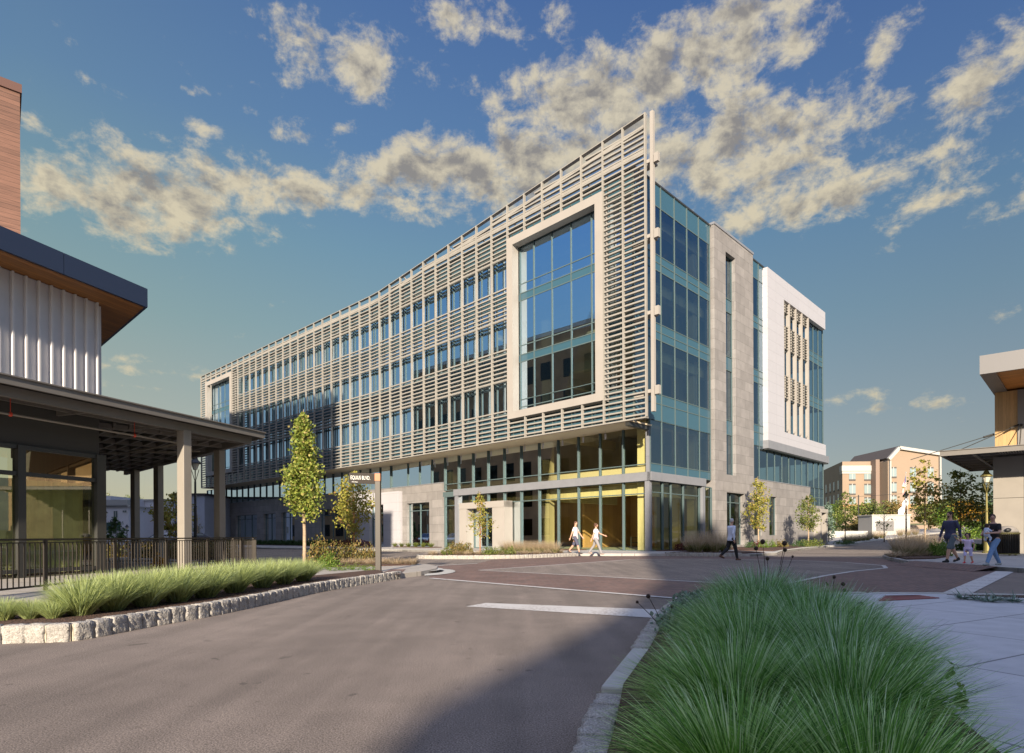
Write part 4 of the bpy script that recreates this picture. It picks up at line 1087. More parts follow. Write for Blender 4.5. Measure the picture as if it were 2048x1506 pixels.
t_.fbox(F2, .0, 20, -.6, .0, 8.845, 9.745); t_.build('roof_fascia', M_['fasc2'], RP)
def W1(t, o, z): p = WC+E1*t+NE1*o; return (p.x, p.y, z)
t_ = MB(); t_.fbox(W1, .95, 1.3, 0.002, .06, .1, 8.84); t_.build('steel_strip', M_['fasc2'], RP)
PC = Vector((21.3, 29.4))
def C1(t, o, z): p = PC+E1*t+E2*o; return (p.x, p.y, z)
t_ = MB(); t_.fbox(C1, 0, 12, 0, .08, 4.98, 5.22); t_.fbox(C1, 0, .08, .08, 10.4, 4.981, 5.219); t_.fbox(C1, 0, 12, 10.32, 10.4, 4.982, 5.218); t_.fbox(C1, -.05, 12, -.05, .1, 5.22, 5.25)
t_.build('canopy_fascia', M_['canopy'], RP)
t_ = MB(); t_.fbox(C1, .08, 12, .08, 10.3, 5.14, 5.18); t_.build('canopy_deck', M_['canopy'], RP)
t_ = MB()
for i in range(1, 7): t_.fbox(C1, .1, 12, 1.5*i-.06, 1.5*i+.06, 5.0, 5.14)
for i in range(0, 5): t_.fbox(C1, 1.2+2.3*i, 1.32+2.3*i, .1, 10.3, 4.99, 5.13)
t_.build('canopy_joists', M_['canopy'], RP)
t_ = MB()
for i in range(0, 90): t_.fbox(C1, 2.2+.1*i, 2.24+.1*i, .1, 1.35, 5.02, 5.05)
t_.build('canopy_grating', M_['fasc2'], RP)
cc = Vector((25.3, 30.0)); t_ = MB(); q = [cc-E1*.62-E2*.5, cc+E1*.55-E2*.5, cc+E1*.55+E2*.5, cc-E1*.62+E2*.5]
t_.prism([tuple(p) for p in q], .1, 2.9); t_.prism([tuple(p) for p in q], 2.92, 4.99); t_.build('clad_column', M_['column'], RP)
t_ = MB(); p = cc+E1*.62; t_.prism([tuple(p-E1*.06-E2*.45), tuple(p+E1*.06-E2*.45), tuple(p+E1*.06-E2*.3), tuple(p-E1*.06-E2*.3)], .1, 4.98); t_.build('corner_trim', M_['fasc2'], RP)
for a, b in (((.98, .1, 6.95), (-1.9, 3.0, 5.28)), ((-.05, -.2, 6.6), (-3.6, 2.2, 5.28)), ((1.1, .1, 6.95), (1.0, 1.6, 5.28))):
    t_ = MB(); p, q = Vector(W1(*a)), Vector(W1(*b)); t_.tube([p, q], .022, 6); m_ = p.lerp(q, .12); t_.tube([p, m_], .055, 8); t_.build('tie_rod', M_['dark'], RP)
t_ = MB(); gx = MB()
def G1(t, o, z): p = cc+E1*(t+.75)+E2*(.6+o); return (p.x, p.y, z)
gx.poly([G1(0, 0, .2), G1(8, 0, .2), G1(8, 0, 4.9), G1(0, 0, 4.9)])
for t in (0, 2.2, 4.4): t_.fbox(G1, t, t+.1, -.05, .05, .15, 4.95)
go = t_.build('window_frame', M_['column'], RP); gx.build('window_pane', M_['glass'], go)

# ================================================================ hotel on the hill
M_['hotel'] = mat('hotel_render', (.27, .20, .145), .9, noise=.04, nscale=.3)
M_['hoteld'] = mat('hotel_render_dark', (.22, .16, .13), .9)
M_['trim'] = mat('white_trim', (.38, .365, .345), .7)
M_['tanband'] = mat('tan_band', (.36, .20, .09), .9)
M_['pale'] = mat('pale_window', (.22, .28, .29), .25, spec=.8)
M_['grille'] = mat('dark_grille', (.08, .07, .065), .7)
M_['shingle'] = mat('roof_shingle', (.07, .06, .06), .9)
HT = thing('hotel', (85, 141, 3), 'beige four storey hotel with white gable end on the hill', 'hotel')
def xp(px, Y): return ray(px, 1000)[0]*Y
Yh = 140; x0, x1 = xp(1685, Yh), xp(1771, Yh); zt = ZAT(923, Yh, 1700)
b = MB(); b.prism([(x0, Yh), (x1+3, Yh), (x1+3, Yh+22), (x0+7, Yh+24)], 0, zt); b.build('wall', M_['hotel'], HT)
b = MB(); b.prism([(x0-.3, Yh-.35), (x1+2, Yh-.35), (x1+2, Yh+2), (x0+.4, Yh+2)], zt-2.3, zt-1.0); b.prism([(x0-.15, Yh-.2), (x1+2, Yh-.2), (x1+2, Yh+2), (x0+.5, Yh+2)], zt-2.9, zt-2.3); b.build('cornice', M_['trim'], HT)
b = MB(); b.prism([(x0-.1, Yh-.12), (x1+2, Yh-.12), (x1+2, Yh), (x0-.1, Yh)], ZAT(1018, Yh, 1720), ZAT(1009, Yh, 1720)); b.build('string_course', M_['tanband'], HT)
xl, yl = x0+6.4, Yh+21.5
b = MB(); b.prism([(xl, yl), (xl+2, yl-.5), (xl+12, yl+20), (xl+6, yl+20)], 0, zt-1.2); b.build('rear_wing', M_['hoteld'], HT)
def hwin(px0, px1, pt, pb, Y, yoff=-.08):
    X0, X1, Z0, Z1 = xp(px0, Y), xp(px1, Y), ZAT(pb, Y, px0), ZAT(pt, Y, px0)
    f = MB(); h = (Z1-Z0)
    f.box(X0, X1, Y+yoff, Y-.01, Z0+h*.13, Z1); o = f.build('window', M_['pale'], HT)
    g_ = MB(); m_ = (X0+X1)/2
    g_.box(X0, X1, Y+yoff-.05, Y-.011, Z0, Z0+h*.13)
    g_.box(X0, m_-.12, Y+yoff-.02, Y+yoff, Z1-h*.13, Z1); g_.box(m_+.12, X1, Y+yoff-.02, Y+yoff, Z1-h*.13, Z1); g_.build('window_grille', M_['grille'], o)
    g_ = MB(); g_.box(m_-.07, m_+.07, Y+yoff-.03, Y+yoff, Z0+h*.13, Z1); g_.build('window_mullion', M_['trim'], o)
for px in (1698, 1728.5):
    for py in (939, 967.5, 994): hwin(px, px+13, py, py+22.5, Yh)
# side windows of the receding face
sd = Vector((7, 24)).normalized()
for i, tt in enumerate((3.2, 7.5, 11.5, 16)):
    for z in (zt-6.3, zt-9.6, zt-12.8):
        p = Vector((x0, Yh))+sd*tt; q_ = p+sd*1.1; n_ = Vector((-sd.y, sd.x))*.08
        b = MB(); b.prism([tuple(p), tuple(q_), tuple(q_+n_), tuple(p+n_)][::-1], z, z+2.1); o = b.build('window', M_['pale'], HT)
        b = MB(); b.prism([tuple(p), tuple(q_), tuple(q_+n_*1.3), tuple(p+n_*1.3)][::-1], z-.35, z); b.build('window_grille', M_['grille'], o)
Yg = 135
gx0, gx1, gxm = xp(1776, Yg), xp(1882, Yg), xp(1797, Yg)
ze, zp, zr = ZAT(922, Yg, 1776), ZAT(899, Yg, 1797), ZAT(912, Yg, 1882)
b = MB(); pr = [(gx0, Yg, 0), (gx1, Yg, 0), (gx1, Yg, zr), (gxm, Yg, zp), (gx0, Yg, ze)]
bk_ = [(x, y+17, z) for x, y, z in pr]; b.poly(pr); b.poly(bk_[::-1])
for i in range(5): j = (i+1) % 5; b.poly([pr[j], pr[i], bk_[i], bk_[j]])
b.build('gable_wall', M_['hotel'], HT)
b = MB()
for p, q in ((pr[4], pr[3]), (pr[3], pr[2])):
    p, q = Vector(p), Vector(q); b.beam(p+Vector((0, -.3, .35)), q+Vector((0, -.3, .35)), .7, .7)
b.beam((gx0+.35, Yg-.15, 3), (gx0+.35, Yg-.15, ze), .7, .3); b.beam((gx1-.4, Yg-.15, 3), (gx1-.4, Yg-.15, zr), .8, .3); b.build('gable_trim', M_['trim'], HT)
b = MB()
for p, q in ((pr[4], pr[3]), (pr[3], pr[2])):
    p, q = Vector(p)+Vector((0, -.2, .75)), Vector(q)+Vector((0, -.2, .75)); d = Vector((0, 17.5, 0)); b.poly([p, q, q+d, p+d]); b.poly([p-Vector((0,0,.15)), p+d-Vector((0,0,.15)), q+d-Vector((0,0,.15)), q-Vector((0,0,.15))])
b.build('roof', M_['shingle'], HT)
b = MB(); b.prism([(gx0-.9, Yg+3), (gx0, Yg+3), (gx0, Yg+6), (gx0-.9, Yg+6)], 0, zt+.2); b.build('link_wall', M_['hoteld'], HT)
b = MB(); b.prism([(gx0, Yg-.1), (gx1, Yg-.1), (gx1, Yg), (gx0, Yg)], ZAT(1018, Yg, 1820), ZAT(1008, Yg, 1820)); b.build('string_course', M_['tanband'], HT)
for px in (1781, 1820, 1855):
    for py in (934, 964, 990): hwin(px, px+12, py, py+22, Yg)

# ================================================================ white town houses seen past the terrace
M_['house'] = mat('white_house_render', (.62, .60, .62), .85, noise=.03)
M_['house2'] = mat('grey_house_cladding', (.40, .43, .52), .8, noise=.04)
M_['housewin'] = mat('house_window', (.05, .10, .10), .15, spec=.9)
M_['hroof'] = mat('tan_roof', (.45, .30, .20), .9)
def house(px0, px1, ptop, Y, depth, label, m, wins=(), flat=True, extra=None, name='town_house'):
    X0, X1, Z = xp(px0, Y), xp(px1, Y), ZAT(ptop, Y, px0)
    t = thing(name, ((X0+X1)/2, Y, 0), label, 'house')
    b = MB(); b.box(X0, X1, Y, Y+depth, 0, Z); b.build('wall', M_[m], t)
    b = MB(); b.box(X0-.2, X1+.2, Y-.2, Y+depth, Z, Z+.25); b.build('roof_edge', M_['trim'] if m == 'house' else M_['shingle'], t)
    for a, c, d, e in wins:
        wx0, wx1, z0, z1 = xp(a, Y), xp(c, Y), ZAT(e, Y, a), ZAT(d, Y, a)
        f = MB(); f.box(wx0, wx1, Y-.05, Y+.02, z0, z1); o = f.build('window', M_['housewin'], t)
        g_ = MB()
        for x in (wx0, (wx0+wx1)/2, wx1): g_.box(x-.05, x+.05, Y-.08, Y-.05, z0, z1)
        g_.box(wx0, wx1, Y-.08, Y-.05, z0-.08, z0); g_.build('window_frame', M_['trim'], o)
    return t, X0, X1, Z
t, X0, X1, Z = house(190, 256, 1015, 86, 12, 'white three storey town house with roof terrace, seen left between the canopy columns', 'house', ((203, 208, 1022, 1034), (228, 235, 1022, 1034), (211, 242, 1045, 1061), (258-12, 253, 1021, 1024)))
b = MB(); b.box(X0-2, xp(222, 88), 88, 96, Z, ZAT(992, 88, 200)); b.build('upper_storey', M_['house'], t)
b = MB(); b.box(X0-2, X1, 85.8, 85.86, Z+.1, Z+1.1); b.box(X1-.06, X1, 85.86, 88, Z+.1, Z+1.1); b.build('terrace_railing', M_['trim'], t)
b = MB(); b.box(xp(240, 88), xp(256, 88), 88, 96, Z, ZAT(998, 88, 245)); b.build('roof_room', M_['house'], t)
house(256, 345, 1002, 92, 12, 'plain white town house block behind the yellowing tree', 'house', ((258, 264, 1045, 1058), (286, 294, 1044, 1060)))
t, X0, X1, Z = house(325, 352, 1030, 97, 10, 'low white house with tan roof between two canopy columns', 'house', ((329, 346, 1039, 1054),))
b = MB(); b.poly([(X0-.3, 96.6, Z), (X1+.3, 96.6, Z), (X1+.3, 101, Z+1.6), (X0-.3, 101, Z+1.6)]); b.box(X0, X1, 101, 107, Z, Z+1.9); b.build('roof', M_['hroof'], t)
house(347, 409, 991, 74, 14, 'tall blue-grey clad house beside the office building left end', 'house2', ((392, 400, 1052, 1066),))

# ================================================================ neighbours outside the frame: they throw the long shadows and fill the reflections
M_['brickwall'] = mat('neighbour_brick', (.24, .145, .08), .9, noise=.2, nscale=.4)
M_['nwin'] = glass_mat('neighbour_glass', (.10, .11, .11), (.5, .55, .6), .06)
def neighbour(poly, z, label, rows=6, name='brick_building'):
    c = (poly[0][0], poly[0][1], 0); t = thing(name, c, label, 'building')
    b = MB(); b.prism(poly, 0, z); b.build('wall', M_['brickwall'], t)
    n = len(poly)
    for i in range(n):
        p, q = Vector(poly[i]), Vector(poly[(i+1) % n]); L_ = (q-p).length
        if L_ < 5: continue
        d = (q-p)/L_; nn = Vector((d.y, -d.x)); w_ = MB(); k = int(L_//3.2)
        for a in range(k):
            for r_ in range(int(z//4)):
                s0 = p+d*(L_/k*(a+.28))+nn*.03; s1 = p+d*(L_/k*(a+.78))+nn*.03; z0 = 1.2+r_*4
                w_.poly([(s0.x, s0.y, z0), (s1.x, s1.y, z0), (s1.x, s1.y, z0+2.3), (s0.x, s0.y, z0+2.3)])
        w_.build('window_row', M_['nwin'], t)
    b = MB(); b.prism([((x-c[0])*1.005+c[0], (y-c[1])*1.005+c[1]) for x, y in poly], z, z+.5); b.build('roof_edge', M_['trim'], t)
    return t
neighbour([(-21.9, 24.5), (-52, 58.5), (-80, 50), (-60, 5), (-29, 12)], 27.0, 'tall brick building joined to the rear of the white pavilion')
neighbour([(-72, 62), (-78, 84), (-104, 84), (-100, 62)], 9.0, 'low brick building beyond the left edge of the photo along the side road')
# block on the camera side: a low wing with a raked roof climbing to a tall stair tower
def raked(prof, y0, depth, label):
    sh = Vector((SUN_AZ[0], SUN_AZ[1]))*depth; b = MB(); n = len(prof); t = thing('brick_building', (prof[0][0], y0, 0), label, 'building')
    f_ = [(x, y0, z) for x, z in prof]; k_ = [(x+sh.x, y0+sh.y, z) for x, z in prof]
    b.poly(f_); b.poly(k_[::-1])
    for i in range(n): j = (i+1) % n; b.poly([f_[j], f_[i], k_[i], k_[j]])
    b.build('wall', M_['brickwall'], t); w_ = MB()
    for i in range(0, 10):
        for r_ in range(4): x = 8.5+i*3.2; w_.poly([(x, y0+.03, 1.5+4*r_), (x+1.6, y0+.03, 1.5+4*r_), (x+1.6, y0+.03, 3.8+4*r_), (x, y0+.03, 3.8+4*r_)])
    w_.build('window_row', M_['nwin'], t); return t
raked([(-4.1, 0), (40, 0), (40, 17), (6.6, 18.2), (6.3, 24.2), (.9, 24.0), (.1, 19.3), (-1.2, 12.6), (-2.7, 10.4), (-4.0, 9.0)], -22, 14, 'long brick block with raked roof and stair tower on the camera side of the road')
# ================================================================ vegetation
def quads_mesh(name, V, m, smooth=False, tris=None):
    """V: (n, k, 3) array of k-gons"""
    n, k = V.shape[:2]; me = bpy.data.meshes.new(name)
    me.vertices.add(n*k); me.vertices.foreach_set('co', V.reshape(-1).astype(np.float32))
    me.loops.add(n*k); me.loops.foreach_set('vertex_index', np.arange(n*k, dtype=np.int32))
    me.polygons.add(n); me.polygons.foreach_set('loop_start', np.arange(0, n*k, k, dtype=np.int32))
    me.update(calc_edges=True); me.materials.append(m); return me
def blades_mesh(name, base, dirs, length, width, droop, m, seg=4, seed=0):
    """arching tapered ribbons. base (n,3), dirs (n,3) start directions, droop (n,) sideways bend"""
    r = np.random.RandomState(seed); n = len(base)
    hz = dirs.copy(); hz[:, 2] = 0; hz /= (np.linalg.norm(hz, axis=1, keepdims=True)+1e-6)
    side = np.stack([-hz[:, 1], hz[:, 0], np.zeros(n)], 1)
    tw = r.uniform(-1.2, 1.2, n)[:, None]; side = side*np.cos(tw) + hz*np.sin(tw)
    P_ = [base]; d = dirs/np.linalg.norm(dirs, axis=1, keepdims=True)
    for i in range(seg):
        d = d + (hz*.55 + np.array([0, 0, -1.0]))*(droop[:, None]*(.35+.5*i/seg)/seg*2.4)
        d /= np.linalg.norm(d, axis=1, keepdims=True); P_.append(P_[-1] + d*(length/seg)[:, None])
    verts = []
    for i, p in enumerate(P_):
        w = width*(1-(i/seg)**1.6)*.5 + .0004
        verts += [p - side*w[:, None], p + side*w[:, None]]
    V = np.stack(verts, 1); k = 2*(seg+1)
    me = bpy.data.meshes.new(name); me.vertices.add(n*k); me.vertices.foreach_set('co', V.reshape(-1).astype(np.float32))
    f = np.array([[2*i, 2*i+1, 2*i+3, 2*i+2] for i in range(seg)]); Fq = (np.arange(n)[:, None, None]*k + f[None]).reshape(-1)
    me.loops.add(len(Fq)); me.loops.foreach_set('vertex_index', Fq.astype(np.int32))
    me.polygons.add(n*seg); me.polygons.foreach_set('loop_start', np.arange(0, n*seg*4, 4, dtype=np.int32))
    me.update(calc_edges=True); me.materials.append(m); return me
def clump_mesh(name, h, spread, n, w, m, seed, root=.07, droop=.35, flat=1., seg=4, lenvar=.35):
    r = np.random.RandomState(seed); a = r.uniform(0, 2*np.pi, n); t = np.sqrt(r.uniform(0, 1, n))
    base = np.stack([np.cos(a)*root*t, np.sin(a)*root*t, np.zeros(n)], 1)
    a2 = a + r.normal(0, .5, n); tl = spread*(.08+t*.95)
    dirs = np.stack([np.cos(a2)*tl, np.sin(a2)*tl, np.ones(n)], 1)
    L_ = h*1.12*(1-lenvar*r.uniform(0, 1, n)**1.4)*(1+.1*t); dr = droop*(.25+t)*r.uniform(.2, 1.6, n)
    return blades_mesh(name, base, dirs, L_, w*r.uniform(.6, 1.2, n), dr, m, seg, seed+1)
def place(me, name, loc, label, cat, group=None, rz=None, s=1., kind=None):
    o = bpy.data.objects.new(name, me); COL.objects.link(o); o.location = loc
    o.rotation_euler = (0, 0, rnd.uniform(0, 6.28) if rz is None else rz); o.scale = (s,)*3 if not isinstance(s, tuple) else s
    return tag(o, label, cat, group, kind or 'thing')
def leaves_arr(C, size, r, up=.4, nrm=None):
    """diamond leaves folded a little; C (n,3) centres"""
    n = len(C); d = r.normal(0, 1, (n, 3)); d[:, 2] -= .25; d /= np.linalg.norm(d, axis=1, keepdims=True)
    q = r.normal(0, 1, (n, 3)); q[:, 2] += up*2; s_ = np.cross(d, q); s_ /= np.linalg.norm(s_, axis=1, keepdims=True)
    nn = np.cross(d, s_)
    sz = size*r.uniform(.6, 1.25, n)[:, None]
    a = C - d*sz*.5; b = C + s_*sz*.42 + nn*sz*.08 - d*sz*.05; c = C + d*sz*.55; e = C - s_*sz*.42 + nn*sz*.08 - d*sz*.05
    f = C + s_*sz*.30 + d*sz*.28; g_ = C - s_*sz*.30 + d*sz*.28
    return np.stack([a, b, f, c, g_, e], 1)
LM = {
 'fgrass': leaf_mat('green_fountain_grass', (.025, .085, .03), (.17, .38, .10), (.55, .70, .60), .3),
 'pale': leaf_mat('pale_blue_oat_grass', (.24, .30, .12), (.50, .56, .22), (.44, .55, .36), .35),
 'maple': leaf_mat('maple_leaf_green', (.11, .18, .028), (.34, .36, .075), (.45, .36, .14), .35),
 'maple2': leaf_mat('maple_leaf_yellowing', (.18, .20, .03), (.40, .36, .08), (.42, .24, .08), .35),
 'olive': leaf_mat('olive_leaf', (.07, .11, .024), (.20, .23, .055), (.34, .29, .08), .3),
 'darkg': leaf_mat('dark_green_leaf', (.03, .065, .022), (.08, .15, .04), None, .25),
 'bright': leaf_mat('bright_green_leaf', (.06, .13, .015), (.17, .26, .04), (.30, .32, .07), .35),
 'rust': leaf_mat('rust_leaf', (.10, .13, .03), (.27, .17, .06), (.30, .27, .09), .3),
 'autumn': leaf_mat('autumn_leaf', (.30, .16, .02), (.50, .30, .03), (.30, .10, .03), .35),
 'feather': leaf_mat('tan_grass_plume', (.34, .26, .16), (.55, .44, .30), (.60, .45, .36), .4),
 'silver': leaf_mat('silver_green_leaf', (.10, .16, .12), (.25, .33, .26), None, .25),
 'burg': leaf_mat('burgundy_leaf', (.05, .01, .01), (.16, .03, .025), (.10, .06, .02), .25),
}
[n for n in LM['fgrass'].node_tree.nodes if n.type == 'VALTORGB'][0].color_ramp.elements[1].position = .60
# fresh green near the ground, silvery towards the tips (the plant's own colouring)
_t = LM['fgrass'].node_tree; _g = _t.nodes.new('ShaderNodeNewGeometry'); _s = _t.nodes.new('ShaderNodeSeparateXYZ'); _t.links.new(_g.outputs['Position'], _s.inputs[0])
_r = _t.nodes.new('ShaderNodeMapRange'); _t.links.new(_s.outputs[2], _r.inputs[0]); _r.inputs[1].default_value = .25; _r.inputs[2].default_value = .75
_m = _t.nodes.new('ShaderNodeMix'); _m.data_type = 'RGBA'; _m.blend_type = 'MULTIPLY'; _m.inputs[0].default_value = 1
_c = _t.nodes.new('ShaderNodeMix'); _c.data_type = 'RGBA'; _t.links.new(_r.outputs[0], _c.inputs[0]); _c.inputs[6].default_value = (1.5, 1.35, .5, 1); _c.inputs[7].default_value = (1.15, 1.12, 1.35, 1)
_vr = [n for n in _t.nodes if n.type == 'VALTORGB'][0]; _to = [l.to_socket for l in _vr.outputs[0].links]
_t.links.new(_vr.outputs[0], _m.inputs[6]); _t.links.new(_c.outputs[2], _m.inputs[7])
for k_ in _to: _t.links.new(_m.outputs[2], k_)
M_['bark'] = mat('pale_bark', (.34, .25, .17), .9, noise=.3, nscale=14, bump=.3)
M_['barkd'] = mat('dark_bark', (.10, .075, .055), .9, noise=.3, nscale=10)
M_['barkr'] = mat('reddish_bark', (.33, .15, .08), .9, noise=.2, nscale=12)
def tree(name, loc, h, clear, prof, n, leaf, lm, bark, label, group=None, tr=.05, seed=1, nb=46, wig=.02, clump=14, bare=0., cat='tree'):
    """prof: list of (t 0..1 through crown, radius)"""
    r = np.random.RandomState(seed); rr = random.Random(seed)
    t_ = thing(name, loc, label, cat, group)
    pr = lambda t: float(np.interp(t, [p[0] for p in prof], [p[1] for p in prof]))
    b = MB(); pts = []; k = 9
    for i in range(k+1):
        z = h*.985*i/k; pts.append((rr.uniform(-1, 1)*wig*h*.3*(i/k), rr.uniform(-1, 1)*wig*h*.3*(i/k), z))
    b.tube(pts, [tr*(1-.9*i/k)+.004 for i in range(k+1)], 7)
    def ax(z):
        i = min(k-1, int(z/(h*.985)*k)); f = z/(h*.985)*k-i; return Vector(pts[i]).lerp(Vector(pts[i+1]), min(1, f))
    ends = []
    for i in range(nb):
        tt = ((i+.5)/nb)**.9; z0 = clear + (h-clear)*tt*.93; R = pr(tt)*rr.uniform(.65, 1.05); a = i*2.4+rr.uniform(-.4, .4)
        rise = (.25+.5*tt+.35*rr.random())*R*1.1
        zs = max(clear*.9, z0-rise*.6); p0 = ax(zs); p1 = Vector((p0.x+math.cos(a)*R*.55, p0.y+math.sin(a)*R*.55, zs+rise*.62)); p2 = Vector((p0.x+math.cos(a)*R, p0.y+math.sin(a)*R, zs+rise))
        b.tube([p0, p1, p2], [tr*.26*(1-tt*.6)+.003, tr*.14*(1-tt*.6)+.002, .002], 4, cap=False)
        for f, wgt in ((.35, .5), (.6, .8), (.85, 1), (1, 1)):
            q = (p0.lerp(p1, f*1.6) if f < .6 else p1.lerp(p2, (f-.55)/.45)); ends.append((q, wgt, R))
    b.build('trunk', bark, t_, loc=(0, 0, 0), smooth=True)
    w = np.array([e[1]*e[2]**.9 for e in ends]); w /= w.sum(); nc = max(8, n//clump)
    idx = r.choice(len(ends), nc, p=w); C0_ = np.array([ends[i][0][:] for i in idx]); Rr = np.array([ends[i][2] for i in idx])
    C0_ += r.normal(0, 1, C0_.shape)*(.10*Rr+.03)[:, None]
    C = np.repeat(C0_, clump, 0) + r.normal(0, 1, (nc*clump, 3))*(np.repeat(.13*Rr+.05, clump)[:, None])
    if bare: C = C[r.uniform(0, 1, len(C)) > bare]
    C[:, 2] = np.maximum(C[:, 2], clear*.85)
    me = quads_mesh('crown', leaves_arr(C, leaf, r), lm); o = bpy.data.objects.new('crown', me); COL.objects.link(o); o.parent = t_
    return t_
def bush_mesh(name, rx, ry, h, n, leaf, lm, seed=0, shell=.55, stems=True, clump=10):
    r = np.random.RandomState(seed); nc = max(6, n//clump)
    d = r.normal(0, 1, (nc, 3)); d[:, 2] = np.abs(d[:, 2])*.9; d /= np.linalg.norm(d, axis=1, keepdims=True)
    q = shell + (1-shell)*r.uniform(0, 1, nc)**.5; q *= r.uniform(.8, 1.12, nc)
    C = d*q[:, None]*np.array([rx, ry, h]); C = np.repeat(C, clump, 0) + r.normal(0, 1, (nc*clump, 3))*np.array([rx, ry, h])*.12
    C[:, 2] = np.abs(C[:, 2])+.01
    return quads_mesh(name, leaves_arr(C, leaf, r), lm)
def multi_mat(me, extra): me.materials.append(extra)

# ---- the big green fountain grass in the near corner
FG = [((2.7, 6.45), .64, 1.05, 5200), ((2.95, 5.75), .50, 1.1, 3600), ((2.0, 5.3), .54, 1.25, 4000), ((2.4, 4.75), .62, 1.15, 4800), ((1.62, 4.05), .56, 1.3, 4400), ((2.05, 3.7), .56, 1.0, 4000),
      ((1.15, 3.05), .50, 1.3, 3800), ((1.62, 2.85), .50, .95, 3600), ((.85, 2.25), .42, 1.2, 2600), ((1.25, 2.05), .42, .95, 2800)]
lab = ['farthest clump of the tall green fountain grass, against the crossing', 'clump of green fountain grass at the far right edge, beside the concrete', 'clump of green fountain grass nearest the dried seed heads on the kerb', 'high middle clump of green fountain grass', 'clump of green fountain grass beside the smooth kerb slab', 'clump of green fountain grass leaning right over the concrete walk',
       'clump of green fountain grass above the lower rough kerb stones', 'clump of green fountain grass in the near right of the bed', 'low clump of fountain grass at the bottom edge by the kerb', 'nearest clump with blades standing up along the bottom edge of the photo']
for i, ((x, y), h, spd, n) in enumerate(FG):
    me = clump_mesh('fountain_grass', h, spd, int(n*.95), .0075, LM['fgrass'], 11+i, root=.16, droop=.42, seg=5, lenvar=.4)
    place(me, 'fountain_grass', (x, y, .16), lab[i], 'ornamental grass', 'green fountain grass in the near corner bed')
for i, (x, y) in enumerate(((1.35, 5.0), (1.05, 3.9), (.95, 3.3))):
    me = clump_mesh('straw_grass', .2, 2.2, 260, .006, LM['feather'], 700+i, root=.12, droop=.9); place(me, 'dead_grass', (x+.25, y, .17), 'flattened dead straw beside the smooth kerb slab under the fountain grass', 'dead grass', 'dead straw by the kerb')
# low silvery cover between kerb and grass
for i, (x, y) in enumerate(((2.45, 7.7), (2.2, 7.0), (1.95, 6.4), (2.65, 8.3), (1.75, 5.8))):
    me = bush_mesh('groundcover', .38, .38, .22, 900, .05, LM['silver'], 60+i, .3)
    place(me, 'silver_groundcover', (x, y, .15), 'low silvery groundcover spilling onto the upper run of rough kerb stones', 'groundcover plant', 'silvery groundcover beside the kerb')
M_['dry'] = mat('dry_stalk', (.035, .02, .015), .9)
def seedheads(loc, specs, label):
    t = thing('dried_coneflower', loc, label, 'dried flower')
    s = MB(); hd = []
    for dx, dy, z, r_ in specs:
        s.tube([(0+dx*.1, dy*.1, 0), (dx*.55, dy*.55, z*.55), (dx, dy, z)], [.005, .004, .003], 5)
        b = MB(); b.ball((dx, dy, z), r_, 8, 6, (1, 1, 1.05)); hd.append(b)
    s.build('stalks', M_['dry'], t, loc=(0, 0, 0))
    for b in hd: b.build('seed_head', M_['dry'], t, loc=(0, 0, 0), smooth=True)
    return t
gx_, gy_ = G(1513, 1150, .75); seedheads((3.05, 7.0, .16), [(-.12, .1, .82, .026), (-.03, .12, .90, .030), (.0, .06, .70, .024), (.2, .05, .88, .03), (.22, .08, .80, .024), (.32, .1, .72, .015)], 'dark dried coneflower heads standing above the farthest fountain grass')
seedheads((1.62, 6.2, .14), [(-.30, .05, .30, .016), (-.18, .06, .36, .024), (.05, -.02, .26, .018), (.16, .0, .22, .018), (-.05, .03, .12, .02)], 'small dark dried coneflower leaning over the rough kerb stones')
seedheads((3.55, 6.6, .16), [(.1, .1, .5, .02), (.2, .1, .42, .022), (.16, .0, .36, .02), (.3, -.1, .22, .02)], 'dark dried flower heads at the right of the fountain grass')
for i, (x, y, s_) in enumerate(((3.75, 7.0, 1), (3.75, 6.3, .8), (2.55, 3.4, .9))):
    me = bush_mesh('leafy_weed', .10, .10, .30, 60, .05, LM['bright'], 80+i, .1)
    place(me, 'leafy_stem', (x, y, .15), ['leafy green stem poking out beside the far right of the fountain grass', 'small leafy sprig on the concrete walk edge beside the fountain grass', 'leafy sprig at the lower right edge of the fountain grass'][i], 'plant', s=s_)
me = bush_mesh('green_shrub', .34, .34, .5, 1100, .05, LM['bright'], 91, .3); place(me, 'green_shrub', (2.92, 2.35, .1), 'bright green shrub cut off by the lower right corner of the photo', 'shrub')

# ---- pale grasses of the left planter
base_pts = smooth_pts([tuple(p) for p in inset(eL, .62)], .05)
def along(px):      # point of the planter row seen at photo pixel column px
    best = min(base_pts, key=lambda p: abs((p.x/p.y)*F + CX - px)); return best
pm = [clump_mesh('oat_grass', .50, .66, 1300, .0095, LM['pale'], 200+i, root=.10, droop=.38, seg=4, lenvar=.22) for i in range(4)]
pls = [(12, .55), (60, .5), (102, .48), (158, .98), (222, 1.05), (290, 1.08), (352, 1.1), (412, 1.1), (470, 1.12), (523, 1.1), (568, 1.05), (606, 1.0)]
names_ = ['small pale grass tuft at the left edge of the photo', 'second small pale grass tuft from the left, in the granite planter', 'last of the small pale tufts before the big clumps', 'first big pale grass clump from the left', 'second big pale grass clump, below the railing', 'big pale grass clump left of the first canopy column', 'big pale grass clump in front of the first canopy column', 'big pale grass clump between the two front canopy columns', 'big pale grass clump below the end of the terrace railing', 'big pale grass clump just right of the railing end', 'big pale grass clump left of the tall young maple', 'last big pale grass clump, at the foot of the tall young maple']
for i, ((px, s_), nm) in enumerate(zip(pls, names_)):
    p = along(px); place(pm[i % 4], 'pale_grass', (p.x, p.y, .17), nm, 'ornamental grass', 'pale ornamental grasses in the granite planter', s=s_*1.0)
